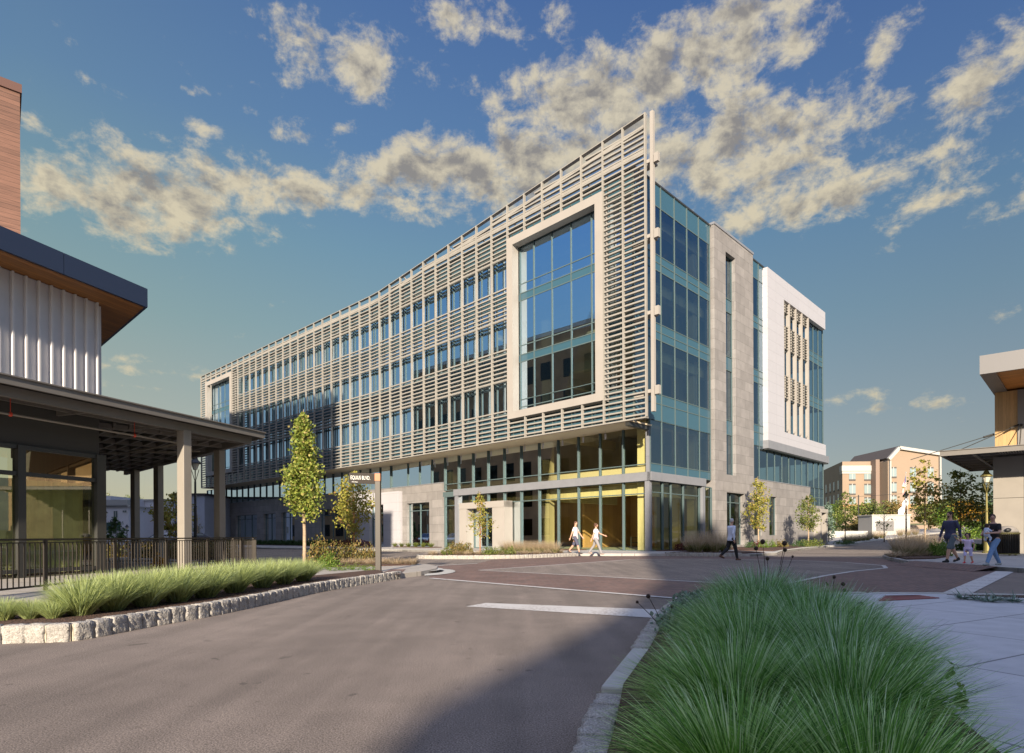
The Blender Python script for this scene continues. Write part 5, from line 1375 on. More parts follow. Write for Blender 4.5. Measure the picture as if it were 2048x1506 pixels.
for i, px in enumerate((300, 400)):
    p = along(px); q = p + Vector((-.50, .1)); place(pm[(i+2) % 4], 'pale_grass', (q.x, q.y, .17), 'pale grass clump in the back row, half hidden behind the front clumps', 'ornamental grass', 'back row of pale grasses in the granite planter', s=.92)

# ---- trees of the left corner bed
tree('young_maple', (-6.78, 19.3, .14), 5.25, 1.75, [(0, .45), (.12, .66), (.3, .55), (.5, .38), (.7, .29), (.88, .18), (1, .05)], 7500, .085, LM['maple'], M_['bark'], 'tall slender young maple with conical yellow green crown by the street sign', tr=.062, seed=5, nb=60, clump=12)
tree('young_maple', (-6.5, 24.3, .14), 3.75, 1.15, [(0, .35), (.25, .75), (.5, .72), (.8, .45), (1, .1)], 2600, .095, LM['maple2'], M_['barkr'], 'short young maple with sparse yellowing leaves left of the street sign post', tr=.04, seed=8, nb=34)
tree('young_maple', (-1.65, 30.6, .15), 3.35, .95, [(0, .3), (.2, .62), (.5, .5), (.75, .3), (1, .1)], 1000, .09, LM['maple2'], M_['barkr'], 'thin young tree with sparse rusty leaves in front of the entrance portal', tr=.035, seed=9, nb=30)
tree('young_street_tree', AT(1517, 43.5, .2), 5.3, 1.3, [(0, .5), (.3, .85), (.6, .7), (.85, .4), (1, .1)], 1900, .12, LM['maple2'], M_['bark'], 'young tree with yellow leaves in front of the stone wall right of the tower', 'young street trees along the right street', tr=.06, seed=12, nb=36)
tree('young_street_tree', AT(1617, 48, .2), 4.3, 1.3, [(0, .5), (.3, .9), (.6, .7), (.85, .4), (1, .1)], 1900, .12, LM['olive'], M_['bark'], 'young tree beside the side door at the right end of the office building', 'young street trees along the right street', tr=.06, seed=13, nb=36)
# ---- trees and planting on the right
def at(px, Y): x = xp(px, Y); return (x, Y, H(x, Y)+.05)
TP = [(0, .5), (.3, 1.0), (.6, .8), (.85, .45), (1, .1)]
def ht(px, Y, ptop): a = at(px, Y); return ZAT(ptop, Y, px)-a[2]
for i, (px, Y, top, R, lm_, bk2, n, lb, br) in enumerate((
    (1690, 56, 978, 1.0, 'olive', 'barkd', 1100, 'young tree with bronze leaves before the hotel corner, first right of the office building', 0),
    (1768, 60, 995, 1.0, 'olive', 'barkd', 160, 'nearly bare young tree in front of the white utility enclosure', .3),
    (1850, 36, 912, 1.05, 'maple2', 'bark', 900, 'tall young tree with yellow leaves in front of the hotel gable', 0),
    (1921, 38, 935, 1.35, 'olive', 'barkd', 1500, 'dark slim tree directly behind the father with the navy shirt', 0),
    (1965, 42, 950, .9, 'olive', 'barkd', 900, 'dark slim tree left of the brass coloured street lamp', 0),
    (1993, 55, 975, 1.4, 'darkg', 'barkd', 900, 'dark tree half hidden by the taupe canopy column', 0))):
    a = at(px, Y); h_ = ht(px, Y, top)
    tree('street_tree', a, h_, h_*.28, [(p, q*R) for p, q in TP], n, .16, LM[lm_], M_[bk2], lb, 'trees along the right street', tr=.055, seed=30+i, nb=34, bare=br)
rb = bush_mesh('round_tree_crown', 1, 1, 1, 2600, .16, LM['bright'], 70, .5)
def round_tree(px, Y, top, rpx, lm_, label, seed, base=None, grp='trees in front of the hotel', n=2600, name='broad_tree'):
    a = at(px, Y); h_ = ht(px, Y, top); R = rpx/F*Y; t = thing(name, a, label, 'tree', grp)
    b = MB(); b.tube([(0, 0, 0), (0, 0, h_*.5), (.1, 0, h_*.8)], [R*.07, R*.05, .02], 6)
    for k in range(6): an = k*1.05; b.tube([(0, 0, h_*.3), (math.cos(an)*R*.6, math.sin(an)*R*.6, h_*.7)], [R*.03, .01], 4)
    b.build('trunk', M_['barkd'], t, loc=(0, 0, 0))
    r = np.random.RandomState(seed); nc = 26; cz = h_*.56
    d = r.normal(0, 1, (nc, 3)); d /= np.linalg.norm(d, axis=1, keepdims=True)
    cc_ = d*np.array([R*.62, R*.62, h_*.34])*r.uniform(.5, 1.05, (nc, 1)) + np.array([0, 0, cz])
    C = np.repeat(cc_, n//nc, 0); dd = r.normal(0, 1, C.shape); dd /= np.linalg.norm(dd, axis=1, keepdims=True)
    C = C + dd*np.array([R*.36, R*.36, h_*.17])*r.uniform(.6, 1.05, (len(C), 1))
    me = quads_mesh('crown', leaves_arr(C, R*.085, r), LM[lm_]); o = bpy.data.objects.new('crown', me); COL.objects.link(o); o.parent = t
    return t
for i, q in enumerate(((1672, 90, 1000, 24, 'bright', 'bright green rounded tree at the office building right end'), (1736, 95, 998, 40, 'olive', 'broad olive tree left of the white enclosure'), (1783, 100, 996, 34, 'rust', 'olive brown tree behind the white utility enclosure'),
    (1858, 88, 1000, 34, 'olive', 'olive tree left of the father, in front of the hotel gable'), (1888, 80, 1006, 30, 'bright', 'green tree just left of the father'), (1930, 95, 1000, 34, 'autumn', 'orange yellow tree behind the father and the girl'),
    (1965, 100, 1012, 28, 'autumn', 'low golden tree between father and mother'), (2010, 90, 1000, 40, 'autumn', 'golden tree behind the mother, left of the taupe column'), (1905, 130, 985, 26, 'olive', 'distant olive tree right of the hotel'), (1715, 82, 1040, 26, 'rust', 'low rusty tree below the broad olive tree'), (1900, 70, 1040, 22, 'bright', 'small bright green tree at the father left shoulder'))):
    round_tree(*q[:5], q[5], 300+i)
tree('columnar_tree', at(1657, 62), ht(1657, 62, 1000), .3, [(0, .5), (.5, .55), (.8, .4), (1, .1)], 1500, .16, LM['silver'], M_['barkd'], 'narrow pale green columnar tree beside the office building right end', tr=.05, seed=50, nb=30)
# hedges
def hedge(px0, px1, Y, top, lm_, label, n=2200, name='hedge', cat='hedge', depth=1.6):
    x0_, x1_ = xp(px0, Y), xp(px1, Y); zb = H((x0_+x1_)/2, Y); h_ = ZAT(top, Y, px0)-zb
    r = np.random.RandomState(int(px0)); C = r.uniform(0, 1, (n, 3)); fce = r.randint(0, 3, n)
    C[fce == 0, 1] = r.uniform(0, .15, (fce == 0).sum()); C[fce == 1, 2] = r.uniform(.85, 1.04, (fce == 1).sum())
    C = C*np.array([x1_-x0_, depth, h_])
    me = quads_mesh(name, leaves_arr(C, .16, r), LM[lm_]); return place(me, name, (x0_, Y, zb), label, cat, rz=0)
hedge(1925, 1985, 62, 1045, 'bright', 'clipped bright green hedge between father and mother')
hedge(1950, 2000, 66, 1048, 'darkg', 'dark clipped hedge behind the mother')
hedge(1665, 1720, 84, 1052, 'darkg', 'dark hedge above the tan retaining wall', 1500)
hedge(1930, 1996, 34, 1090, 'darkg', 'low dark shrubs on the pavement edge between girl and mother', 1500, 'shrub_row', 'shrubs', .8)
# feathery grasses
fm = [clump_mesh('feather_grass', .95, .50, 420, .009, LM['feather'], 400+i, root=.15, droop=.2, lenvar=.5) for i in range(2)]
fg2 = clump_mesh('green_grass', .5, .7, 380, .012, LM['olive'], 410, root=.12, droop=.4)
def feather(x, y, label, s_=1., z=.17, grp=None):
    t = thing('feather_grass', (x, y, z+H(x, y)), label, 'ornamental grass', grp); t['kind'] = 'thing'
    for me in (fm[rnd.randrange(2)], fg2):
        o = bpy.data.objects.new('plumes' if me is not fg2 else 'green_blades', me); COL.objects.link(o); o.parent = t; o.scale = (s_,)*3; o.rotation_euler = (0, 0, rnd.uniform(0, 6))
    return t
for i, (px, Y, s_) in enumerate(((1800, 26.6, 1.1), (1822, 27.5, 1.15), (1843, 27.2, 1.1), (1812, 25.2, .9), (1834, 25.6, .95), (1860, 28.0, 1.0))):
    feather(xp(px, Y), Y, 'tan feathery grass in the bed left of the father', s_, grp='feathery grasses left of the family')
for i, (px, Y, s_) in enumerate(((1690+i*9, 60+i*.6, .9) for i in range(6))):
    feather(xp(px, Y), Y, 'grey brown grass tuft in front of the low pale wall', s_, .1, grp='grasses before the low wall')
for i, (px, Y) in enumerate(((1740, 66), (1752, 66), (1764, 67), (1800, 72), (1815, 72), (1830, 73))):
    feather(xp(px, Y), Y, 'pinkish grass tuft before the white enclosure', 1., .1, grp='grasses before the white enclosure')
for i, (px, Y, s_) in enumerate(((1395, 32.6, 1.25), (1413, 33.3, 1.3), (1430, 32.4, 1.2), (1448, 33.2, 1.2), (1380, 33.6, 1.0))):
    feather(xp(px, Y), Y, 'brown green grass tuft at the tower foot, left of the white haired man', s_, grp='grasses at the stone tower foot')
for i in range(11):
    px = 1010+i*10; Y = 34.8-.25*i; feather(xp(px, Y), Y, 'low grass with pale plumes along the corner glass left of the walking couple', .72, grp='plumed grasses before the corner glass')
# shrubs, each its own thing
SHB = {}
def shrub(px, Y, rpx, hpx, lm_, label, grp=None, z=.15, leafs=.06, n=900, name='shrub'):
    R, h_ = rpx/F*Y, hpx/F*Y; key = (lm_, n, leafs, rnd.randrange(2))
    if key not in SHB: SHB[key] = bush_mesh('shrub', 1, 1, 1, n, leafs*2.2, LM[lm_], len(SHB)*3+5, .35)
    x = xp(px, Y); return place(SHB[key], name, (x, Y, z+H(x, Y)), label, 'shrub', grp, s=(R, R, h_))
shrub(640, 20.2, 30, 55, 'rust', 'large green and rust shrub right of the tall young maple', leafs=.045, n=1700)
shrub(655, 19.4, 24, 30, 'bright', 'green shrub at the foot of the tall young maple', leafs=.045, n=900)
shrub(672, 21.0, 22, 46, 'rust', 'rusty shrub between the two young maples', leafs=.045, n=1300)
shrub(706, 21.8, 26, 44, 'rust', 'rusty shrub at the trunk of the short young maple', leafs=.045, n=1500)
shrub(736, 22.0, 20, 38, 'rust', 'reddish shrub just left of the street sign post', leafs=.045, n=1200)
for i, (px, Y) in enumerate(((690, 17.6), (715, 17.8), (640, 17.9), (738, 17.4), (668, 17.4))): shrub(px, Y, 16, 12, 'bright', 'low yellow green plant on the red mulch before the sign post', 'low plants on the mulch', leafs=.05, n=500, name='low_plant')
tfm = clump_mesh('straw_grass', .3, 1.2, 320, .012, LM['feather'], 433, root=.1, droop=.6)
for i in range(9): px = 690+i*17; Y = 20.6+.15*(i % 3); place(tfm, 'straw_grass', (xp(px, Y), Y, .15), 'straw coloured low grass around the foot of the sign post', 'ornamental grass', 'straw coloured grasses by the sign')
for i, px in enumerate((905, 924, 935, 918)): shrub(px, 30.6+.3*(i % 2), 14, 24, 'rust', 'brownish shrub on the entrance island left of its tree', 'brown shrubs of the entrance island', n=700)
for i, px in enumerate((893, 985, 1000, 975, 1018)): shrub(px, 30.0+.2*(i % 2), 13, 17, 'olive', 'green flowering plant on the entrance island', 'green plants of the entrance island', n=600)
for i in range(12): px = 865+i*23; Y = 29.9+(i % 3)*.3+max(0, i-7)*.5; place(tfm, 'straw_grass', (xp(px, Y), Y, .16), 'straw coloured groundcover on the entrance island', 'ornamental grass', 'straw groundcover of the entrance island', s=1.1)
for i in range(6): q = LF(21.0+1.1*i, LOW+.9, 0); me = fg2; place(pm[0] if False else fg2, 'green_tuft', (q[0], q[1], .2), 'small green tuft in the bed under the shop window right of the white door', 'ornamental grass', 'green tufts under the shop window', s=.8)
sh_ = bush_mesh('hedge_shrub', .55, .55, .55, 700, .1, LM['darkg'], 77, .3)
for i in range(22): q = LF(34.6+1.35*i, LOW+.95, 0); place(sh_, 'dark_shrub', (q[0], q[1], .2), 'dark green shrub at the foot of the shaded stone wall', 'shrub', 'dark shrubs along the shaded stone base')
bs_ = bush_mesh('burgundy_shrub', .5, .5, .5, 500, .07, LM['burg'], 78, .3)
for i in range(8): q = RF(1.6+.62*i, 1.3, 0); place(bs_, 'burgundy_shrub', (q[0], q[1], .2), 'dark burgundy shrub below the right corner glass', 'shrub', 'burgundy shrubs at the corner glass')
for i in range(4): q = LF(27.5+1.5*i, LOW+3.6, 0); place(bs_, 'burgundy_shrub', (q[0], q[1], .14), 'dark brown shrub in front of the white door surround', 'shrub', 'brown shrubs before the white door', s=1.5)
for i, (px, Y, lm_) in enumerate(((1500, 42.5, 'darkg'), (1512, 43, 'burg'), (1526, 42.8, 'bright'), (1540, 44, 'bright'), (1556, 44.5, 'rust'), (1566, 45, 'rust'), (1595, 46, 'darkg'), (1608, 46.5, 'olive'), (1622, 47, 'olive'), (1634, 47.5, 'olive'))):
    shrub(px, Y, 12, 15, lm_, 'low mixed shrub in the bed along the stone wall right of the tower', 'mixed shrubs along the right stone wall', n=500)
for i, (px, Y) in enumerate(((1690, 55.5), (1700, 56), (1680, 55))): shrub(px, Y, 14, 9, 'darkg', 'low green mat under the first street tree right of the office building', 'low mats under the street tree', n=400)
for i, px in enumerate((1785, 1800, 1815, 1830, 1850, 1866)): place(tfm, 'groundcover_tuft', (xp(px, 24.6+.25*i), 24.6+.25*i, .17), 'silvery green strap-leaved groundcover at the bed edge left of the father', 'groundcover plant', 'strap-leaved groundcover left of the family', s=1.2)
for i, px in enumerate((1868, 1878, 1890)): shrub(px, 25.5+.3*i, 14, 30, 'bright', 'yellow green shrub right behind the father', 'yellow green shrubs behind the father', n=800)
stp = clump_mesh('strap_plant', .22, 2.2, 60, .022, LM['silver'], 440, root=.05, droop=.7, seg=3)
for i, (px, py) in enumerate(((1955, 1199), (1995, 1199), (2028, 1203), (1925, 1197), (1978, 1203))): gx2, gy2 = G(px, py, .04); place(stp, 'strap_plant', (gx2, gy2, .04), 'small pale strap-leaved plant in the narrow mulch strip by the concrete walk', 'plant', 'strap plants in the narrow mulch strip')
# left background planting
tree('young_tree', AT(352, 46, .1), ZAT(982, 46, 352), 1.2, [(0, .6), (.3, 1.3), (.6, 1.2), (.85, .7), (1, .2)], 1500, .2, LM['maple2'], M_['barkd'], 'yellowing young tree seen between the inner canopy columns', tr=.06, seed=61, nb=30)
tree('young_tree', AT(232, 60, .1), ZAT(1035, 60, 232), .5, [(0, .9), (.5, .8), (1, .2)], 700, .2, LM['darkg'], M_['barkd'], 'dark small tree in front of the white town house', tr=.05, seed=62, nb=26)
tree('young_tree', AT(395, 62, .1), ZAT(1025, 62, 395), .8, [(0, .9), (.5, .9), (1, .2)], 60, .15, LM['olive'], M_['bark'], 'bare pale young tree in front of the blue-grey house', tr=.05, seed=63, nb=40)
for i, (px, Y, top, R) in enumerate(((225, 120, 985, 22), (250, 125, 980, 26), (275, 122, 984, 24), (358, 130, 1004, 16))): round_tree(px, Y, top, R, 'olive', 'olive tree top rising behind the white town houses', 340+i, grp='trees behind the town houses')
hm = bush_mesh('hedge_shrub', .9, .9, 1.0, 900, .1, LM['rust'], 79, .35)
for i, px in enumerate((205, 225, 300, 318, 340, 362, 395, 410, 425, 445)): Y = 30+(i % 3); place(hm, 'brown_shrub', (xp(px, Y), Y, .05), 'brownish shrub beyond the terrace, across the side road', 'shrub', 'brown shrubs across the side road', s=.95)
me = bush_mesh('terrace_plant', .28, .28, .42, 260, .07, LM['autumn'], 83, .2); place(me, 'potted_shrub', AT(318, 19.5, .14), 'small yellow orange shrub beside the terrace railing', 'shrub')
# ================================================================ people
M_['skin'] = mat('skin', (.50, .29, .20), .55); M_['eye'] = mat('eye_dark', (.03, .02, .02), .3)
def limb(mb, pts, rs, n=10):
    """tapered limb with rounded ends"""
    pts = [Vector(p) for p in pts]; P_, R_ = [], []
    d = (pts[1]-pts[0]).normalized()
    for a in (80, 50, 20): P_.append(pts[0]-d*rs[0]*math.sin(rad(a))*.8); R_.append(rs[0]*math.cos(rad(a)))
    for i in range(len(pts)-1):
        for k in range(4): t = k/4; P_.append(pts[i].lerp(pts[i+1], t)); R_.append(rs[i]*(1-t)+rs[i+1]*t)
    P_.append(pts[-1]); R_.append(rs[-1]); d = (pts[-1]-pts[-2]).normalized()
    for a in (20, 50, 80): P_.append(pts[-1]+d*rs[-1]*math.sin(rad(a))*.8); R_.append(rs[-1]*math.cos(rad(a)))
    mb.tube(P_, R_, n)
def rings(mb, rs, n=16):
    """stack of ellipses (x, y, z, rx, ry)"""
    b = len(mb.v)
    for cx, cy, z, rx, ry in rs:
        for k in range(n): t = 2*math.pi*k/n; mb.v.append((cx+rx*math.cos(t), cy+ry*math.sin(t), z))
    for i in range(len(rs)-1):
        for k in range(n): q = b+i*n; mb.f.append((q+k, q+(k+1) % n, q+n+(k+1) % n, q+n+k))
    mb.f.append(tuple(b+k for k in range(n-1, -1, -1))); mb.f.append(tuple(b+(len(rs)-1)*n+k for k in range(n)))
def fused(mb, name, m, parent, vox=.012, sm=4):
    o = mb.build(name, m, parent, loc=(0, 0, 0), smooth=True)
    r = o.modifiers.new('remesh', 'REMESH'); r.mode = 'VOXEL'; r.voxel_size = vox; r.use_smooth_shade = True
    if sm: q = o.modifiers.new('smooth', 'SMOOTH'); q.iterations = sm; q.factor = .5
    return o
def hand(mb, w, d, side, s=1., up=None):
    """palm with five unequal curled fingers; w wrist, d direction"""
    d = Vector(d).normalized(); a = d.cross(Vector((side, 0, 0))).normalized() if abs(d.x) < .9 else Vector((0, 0, 1)); c = d.cross(a).normalized()
    w = Vector(w); p = w+d*.045*s
    limb(mb, [w, p+d*.035*s], [.024*s, .032*s], 8)
    for i, L_ in enumerate((.062, .072, .068, .052)):
        b = p+d*.04*s+a*(.024-.016*i)*s; k = b+d*L_*.5*s; e = k+(d*.75+c*.55*side).normalized()*L_*.5*s
        limb(mb, [b, k, e], [.0088*s, .0082*s, .0068*s], 6)
    b = p+a*.026*s-d*.01*s; k = b+(a*.8+d*.6).normalized()*.035*s; e = k+d*.03*s; limb(mb, [b, k, e], [.0105*s, .0095*s, .0075*s], 6)
def person(loc, fwd, h, label, legs, arms, shirt, pants, shoes, hair, lean=.0, build=1., sleeve=.45, pant_to=1., look=0., hairst='short', flare=0., tee_len=.0, beard=None, skin='skin', child=False):
    """legs: ((hip angle, knee bend), ...) for right, left; arms: (elbow, wrist) local points relative to shoulder, right and left.
    local axes: x to the person's right, y forward, z up"""
    fx, fy = Vector(fwd).normalized(); t = thing('person', loc, label, 'person')
    t.rotation_euler = (0, 0, math.atan2(-fx, fy)); hd = 1.0 if not child else 1.45
    th, sh = .245*h, .235*h; hipz = 0; J = {}
    lowest = 9
    for s_, (a, k) in zip((1, -1), legs):
        hp = Vector((s_*.052*h*build, 0, 0)); kn = hp+Vector((0, math.sin(a)*th, -math.cos(a)*th)); an = kn+Vector((0, math.sin(a-k)*sh, -math.cos(a-k)*sh))
        J[s_] = [hp, kn, an]; lowest = min(lowest, an.z)
    dz = .042*h - lowest
    for s_ in J: J[s_] = [p+Vector((0, 0, dz)) for p in J[s_]]
    pz = dz; L_ = lambda z: lean*(z-pz)
    b = MB(); W_ = build
    tor = [(0, L_(pz-.03*h), pz-.045*h, .070*h*W_, .058*h*W_), (0, L_(pz), pz, .088*h*W_, .066*h*W_), (0, L_(pz), pz+.06*h, .080*h*W_, .062*h*W_), (0, 0, pz+.12*h, .078*h*W_, .060*h*W_), (0, 0, pz+.2*h, .095*h*W_, .066*h*W_), (0, 0, pz+.27*h, .105*h*W_, .062*h*W_), (0, 0, pz+.305*h, .075*h, .045*h), (0, 0, pz+.32*h, .040*h, .038*h)]
    tor = [(x, L_(z), z, rx, ry) for x, y, z, rx, ry in tor]
    rings(b, tor)
    nz = pz+.31*h; limb(b, [(0, L_(nz), nz), (0, L_(nz)+.006*h, nz+.05*h)], [.034*h, .031*h])
    hz = nz+.05*h+.058*h*hd; hy = L_(hz)+.012*h; r_ = .048*h*hd
    hm_ = Matrix.Translation((0, hy, hz)) @ Matrix.Rotation(look, 4, 'Z')
    f = MB(); f.ball((0, 0, 0), r_, 16, 12, (.86, 1.06, 1.28)); f.ball((0, r_*.35, -r_*.62), r_*.62, 12, 8, (.9, .9, .9))
    f.ball((0, r_*1.08, -r_*.10), r_*.16, 6, 5, (.8, 1.2, 1.3))
    for s_ in (1, -1): f.ball((s_*r_*.88, 0, -r_*.08), r_*.2, 6, 5, (.5, 1, 1.4))
    f.v = [tuple(hm_ @ Vector(v)) for v in f.v]; n0_ = len(b.v); b.v += f.v; b.f += [tuple(i+n0_ for i in q) for q in f.f]
    SHP = {}
    for s_, (e, w) in zip((1, -1), arms):
        z = pz+.278*h; sp_ = Vector((s_*.098*h*W_, L_(z), z)); e, w = sp_+Vector(e)*h, sp_+Vector(w)*h; SHP[s_] = (sp_, e, w)
        limb(b, [sp_, e, w], [.030*h*W_, .023*h, .0155*h]); hand(b, w, w-e, s_, h/1.75)
    for s_ in J:
        hp, kn, an = J[s_]; limb(b, [hp+Vector((0, 0, .02*h)), kn, kn.lerp(an, .3), an], [.052*h*W_, .033*h, .034*h, .021*h])
        limb(b, [an+Vector((0, -.02*h, -.02*h)), an+Vector((0, .07*h, -.028*h))], [.02*h, .016*h])
    fused(b, 'body', M_[skin], t, .0075 if not child else .006, 2)
    ey = MB()
    for s_ in (1, -1): ey.ball(tuple(hm_ @ Vector((s_*r_*.34, r_*.97, r_*.06))), r_*.10, 6, 4)
    ey.build('eyes', M_['eye'], t, loc=(0, 0, 0))
    mo = MB(); mo.ball(tuple(hm_ @ Vector((0, r_*.95, -r_*.5))), r_*.2, 8, 4, (1, .35, .28)); mo.build('mouth', mat('lips', (.40, .13, .10), .5), t, loc=(0, 0, 0))
    c = MB(); k = .011*h/1.75*1.2
    z0 = -tee_len*h
    st_ = [(x, y, z, rx+k, ry+k) for x, y, z, rx, ry in tor[1:-1]]; st_ = [(0, L_(pz-.02*h), pz-.035*h+z0, .094*h*W_+k, .072*h*W_+k), (0, L_(pz), pz, .096*h*W_+k, .073*h*W_+k)] + st_[1:]
    rings(c, st_)
    for s_ in SHP:
        a, e, w = SHP[s_]
        if sleeve <= 1: q = a.lerp(e, sleeve*1.3 if sleeve < .7 else 1); limb(c, [a, q], [.036*h*W_, .033*h])
        else: limb(c, [a, e, e.lerp(w, .93)], [.036*h*W_, .029*h, .021*h])
    fused(c, 'shirt', shirt, t, .013 if not child else .009, 3)
    pn = MB(); rings(pn, [(0, L_(pz-.05*h), pz-.055*h, .078*h*W_, .066*h*W_), (0, L_(pz), pz-.01*h, .096*h*W_, .074*h*W_), (0, L_(pz), pz+.04*h, .090*h*W_, .070*h*W_)])
    for s_ in J:
        hp, kn, an = J[s_]
        if pant_to < .6:
            q = hp.lerp(kn, .98); limb(pn, [hp+Vector((s_*.008*h, 0, 0)), hp.lerp(kn, .5)+Vector((s_*.006*h, 0, 0)), q], [.058*h*W_, .050*h, .047*h])
        else: limb(pn, [hp, kn, kn.lerp(an, .5), kn.lerp(an, .96)], [.060*h*W_, .042*h, .036*h+flare*.3*h, .030*h+flare*h])
    fused(pn, 'shorts' if pant_to < .6 else 'trousers', pants, t, .010 if not child else .007, 2)
    for s_ in J:
        an = J[s_][2]; kn = J[s_][1]; tip = max(0, (kn.y-an.y))*.35 if an.z > .06*h else 0
        sm_ = MB(); limb(sm_, [an+Vector((0, -.022*h, -.018*h)), an+Vector((0, .045*h, -.026*h-tip*.3)), an+Vector((0, .085*h, -.028*h-tip*.6))], [.026*h, .025*h, .019*h], 10); limb(sm_, [an, an+Vector((0, 0, .012*h))], [.027*h, .026*h])
        fused(sm_, 'shoe', shoes, t, .009, 1)
    hb = MB()
    if hairst != 'none':
        hb.ball((0, -r_*.12, r_*.22), r_*1.07, 16, 10, (.90, 1.02, 1.13))
        if hairst == 'curly':
            rr = random.Random(3)
            for i in range(46):
                a, q = rr.uniform(0, 6.28), rr.uniform(-.9, 1.1)
                v = Vector((math.cos(a)*.95, math.sin(a)*.9-.30, q)); 
                if v.y > .35 and v.z < .75: continue
                hb.ball(tuple(v*r_), r_*rr.uniform(.28, .42), 7, 5)
        if hairst == 'bun': hb.ball((0, -r_*1.0, r_*.5), r_*.45, 8, 6); hb.ball((0, -r_*.6, -r_*.3), r_*.7, 8, 6)
        hb.v = [tuple(hm_ @ Vector(v)) for v in hb.v]
        # keep the face clear: push the cap's front back
        hb.v = [(x, y, z) for x, y, z in hb.v]
        fused(hb, 'hair', hair, t, .010, 1)
        inv = hm_.inverted()
        for i, v in enumerate(hb.v): pass
    if beard is not None:
        bb = MB(); bb.ball((0, r_*.62, -r_*.72), r_*.52, 10, 6, (1.05, .75, .85)); bb.v = [tuple(hm_ @ Vector(v)) for v in bb.v]; bb.build('beard', beard, t, loc=(0, 0, 0), smooth=True)
    return t, J, SHP, pz, hm_
cl = lambda n, c, r=.85: mat(n, c, r, noise=.08, nscale=30)
R_ = rad
hb_brown, hb_dark, hb_white = cl('brown_hair', (.10, .05, .03)), cl('dark_hair', (.045, .025, .018)), cl('white_hair', (.45, .43, .42))
x, y = G(1151, 1107.5, .14)
person((x, y, .14), (.92, -.38), 1.80, 'walking man in pale checked short sleeved shirt and navy shorts, left of the woman', ((R_(20), R_(6)), (R_(-18), R_(22))),
       (((.05, -.06, -.155), (.06, -.11, -.30)), ((-.04, .08, -.15), (-.03, .17, -.27))), cl('pale_checked_shirt', (.62, .55, .53)), cl('navy_shorts', (.07, .07, .11)), cl('dark_shoes', (.06, .05, .05)), hb_brown, build=1.1, pant_to=.5, tee_len=.02, look=R_(-15))
x, y = G(1192, 1108.5, .14)
person((x, y, .14), (.95, -.3), 1.68, 'walking woman in white tee and grey trousers with curly brown hair', ((R_(24), R_(5)), (R_(-20), R_(16))),
       (((.06, -.05, -.15), (.09, -.10, -.30)), ((-.06, .10, -.12), (-.08, .24, -.18))), cl('white_tee', (.80, .72, .78)), cl('grey_trousers', (.24, .23, .24)), cl('grey_sandals', (.25, .2, .18)), hb_brown, build=1.12, sleeve=.4, hairst='curly', flare=.012)
x, y = AT(1463, 26.2)[:2]
person((x, y, 0), (.97, .22), 1.88, 'white haired man in pale shirt and black trousers crossing the street', ((R_(16), R_(5)), (R_(-16), R_(34))),
       (((.03, -.05, -.155), (.03, -.02, -.30)), ((-.03, .05, -.15), (-.02, .12, -.27))), cl('pale_blue_shirt', (.62, .66, .80)), cl('black_trousers', (.012, .012, .014)), cl('brown_shoes', (.10, .05, .03)), hb_white, build=1.12, sleeve=2, tee_len=.01, look=R_(-5))
dl = (G(1901, 1124.5, .14))
dad = person((dl[0], dl[1], .14), (-.99, -.12), 1.80, 'bearded man in navy top and grey shorts holding the small girl by the hand', ((R_(-22), R_(10)), (R_(20), R_(8))),
       (((.03, .04, -.155), (.03, .09, -.30)), ((-.03, -.055, -.15), (-.02, -.09, -.295))), cl('navy_top', (.045, .05, .10)), cl('slate_shorts', (.10, .13, .15)), cl('black_shoes', (.015, .015, .015)), hb_dark, build=1.16, sleeve=2, pant_to=.5, beard=hb_dark, tee_len=.015)
gl_ = G(1936, 1126.5, .14)
person((gl_[0], gl_[1], .14), (-.90, -.44), .97, 'small girl in lilac tee and shorts with dark curly hair and red shoes', ((R_(14), R_(6)), (R_(-14), R_(10))),
       (((.10, .17, .00), (.10, .33, .10)), ((-.07, -.02, -.14), (-.07, .02, -.27))), cl('lilac_tee', (.68, .55, .74)), cl('lilac_shorts', (.60, .55, .85)), cl('red_shoes', (.55, .05, .06)), hb_dark, build=1.2, sleeve=.35, pant_to=.5, hairst='curly', child=True, look=R_(10))
ml = G(1987, 1130.5, .14)
mom = person((ml[0], ml[1], .14), (-.97, -.22), 1.68, 'woman in black top and light blue jeans carrying a baby on her front', ((R_(-22), R_(8)), (R_(30), R_(6))),
       (((.05, .05, -.14), (-.02, .17, -.17)), ((-.06, .06, -.14), (.02, .19, -.15))), cl('black_top', (.015, .013, .015)), cl('blue_jeans', (.16, .27, .46)), cl('grey_sneakers', (.30, .32, .32)), hb_dark, build=1.05, sleeve=.5, look=R_(38), hairst='bun')
# baby held against the mother's front
fw = Vector((-.97, -.22)).normalized(); bp = Vector((ml[0], ml[1]))+fw*.26; bz = .14+mom[3]+.16
t = thing('baby', (bp.x, bp.y, bz), 'baby in a pale blue suit held in the arms of the woman with jeans', 'baby'); t.rotation_euler = (0, 0, math.atan2(fw.x, -fw.y))
b = MB(); b.ball((0, .02, .27), .068, 12, 10, (.95, 1, 1.1)); b.ball((0, .085, .262), .012, 6, 4)
limb(b, [(0, 0, .22), (0, 0, .0)], [.05, .07])
for s_ in (1, -1):
    limb(b, [(s_*.06, 0, .17), (s_*.10, .06, .12), (s_*.09, .11, .14)], [.024, .02, .016], 8); hand(b, (s_*.09, .11, .14), (0, 1, .2), s_, .45)
    limb(b, [(s_*.04, 0, -.02), (s_*.08, .06, -.10), (s_*.07, .03, -.20)], [.035, .028, .02], 8); limb(b, [(s_*.07, .03, -.2), (s_*.07, .07, -.21)], [.02, .016], 8)
fused(b, 'body', M_['skin'], t, .006, 2)
b = MB(); limb(b, [(0, 0, .19), (0, 0, .0)], [.066, .086])
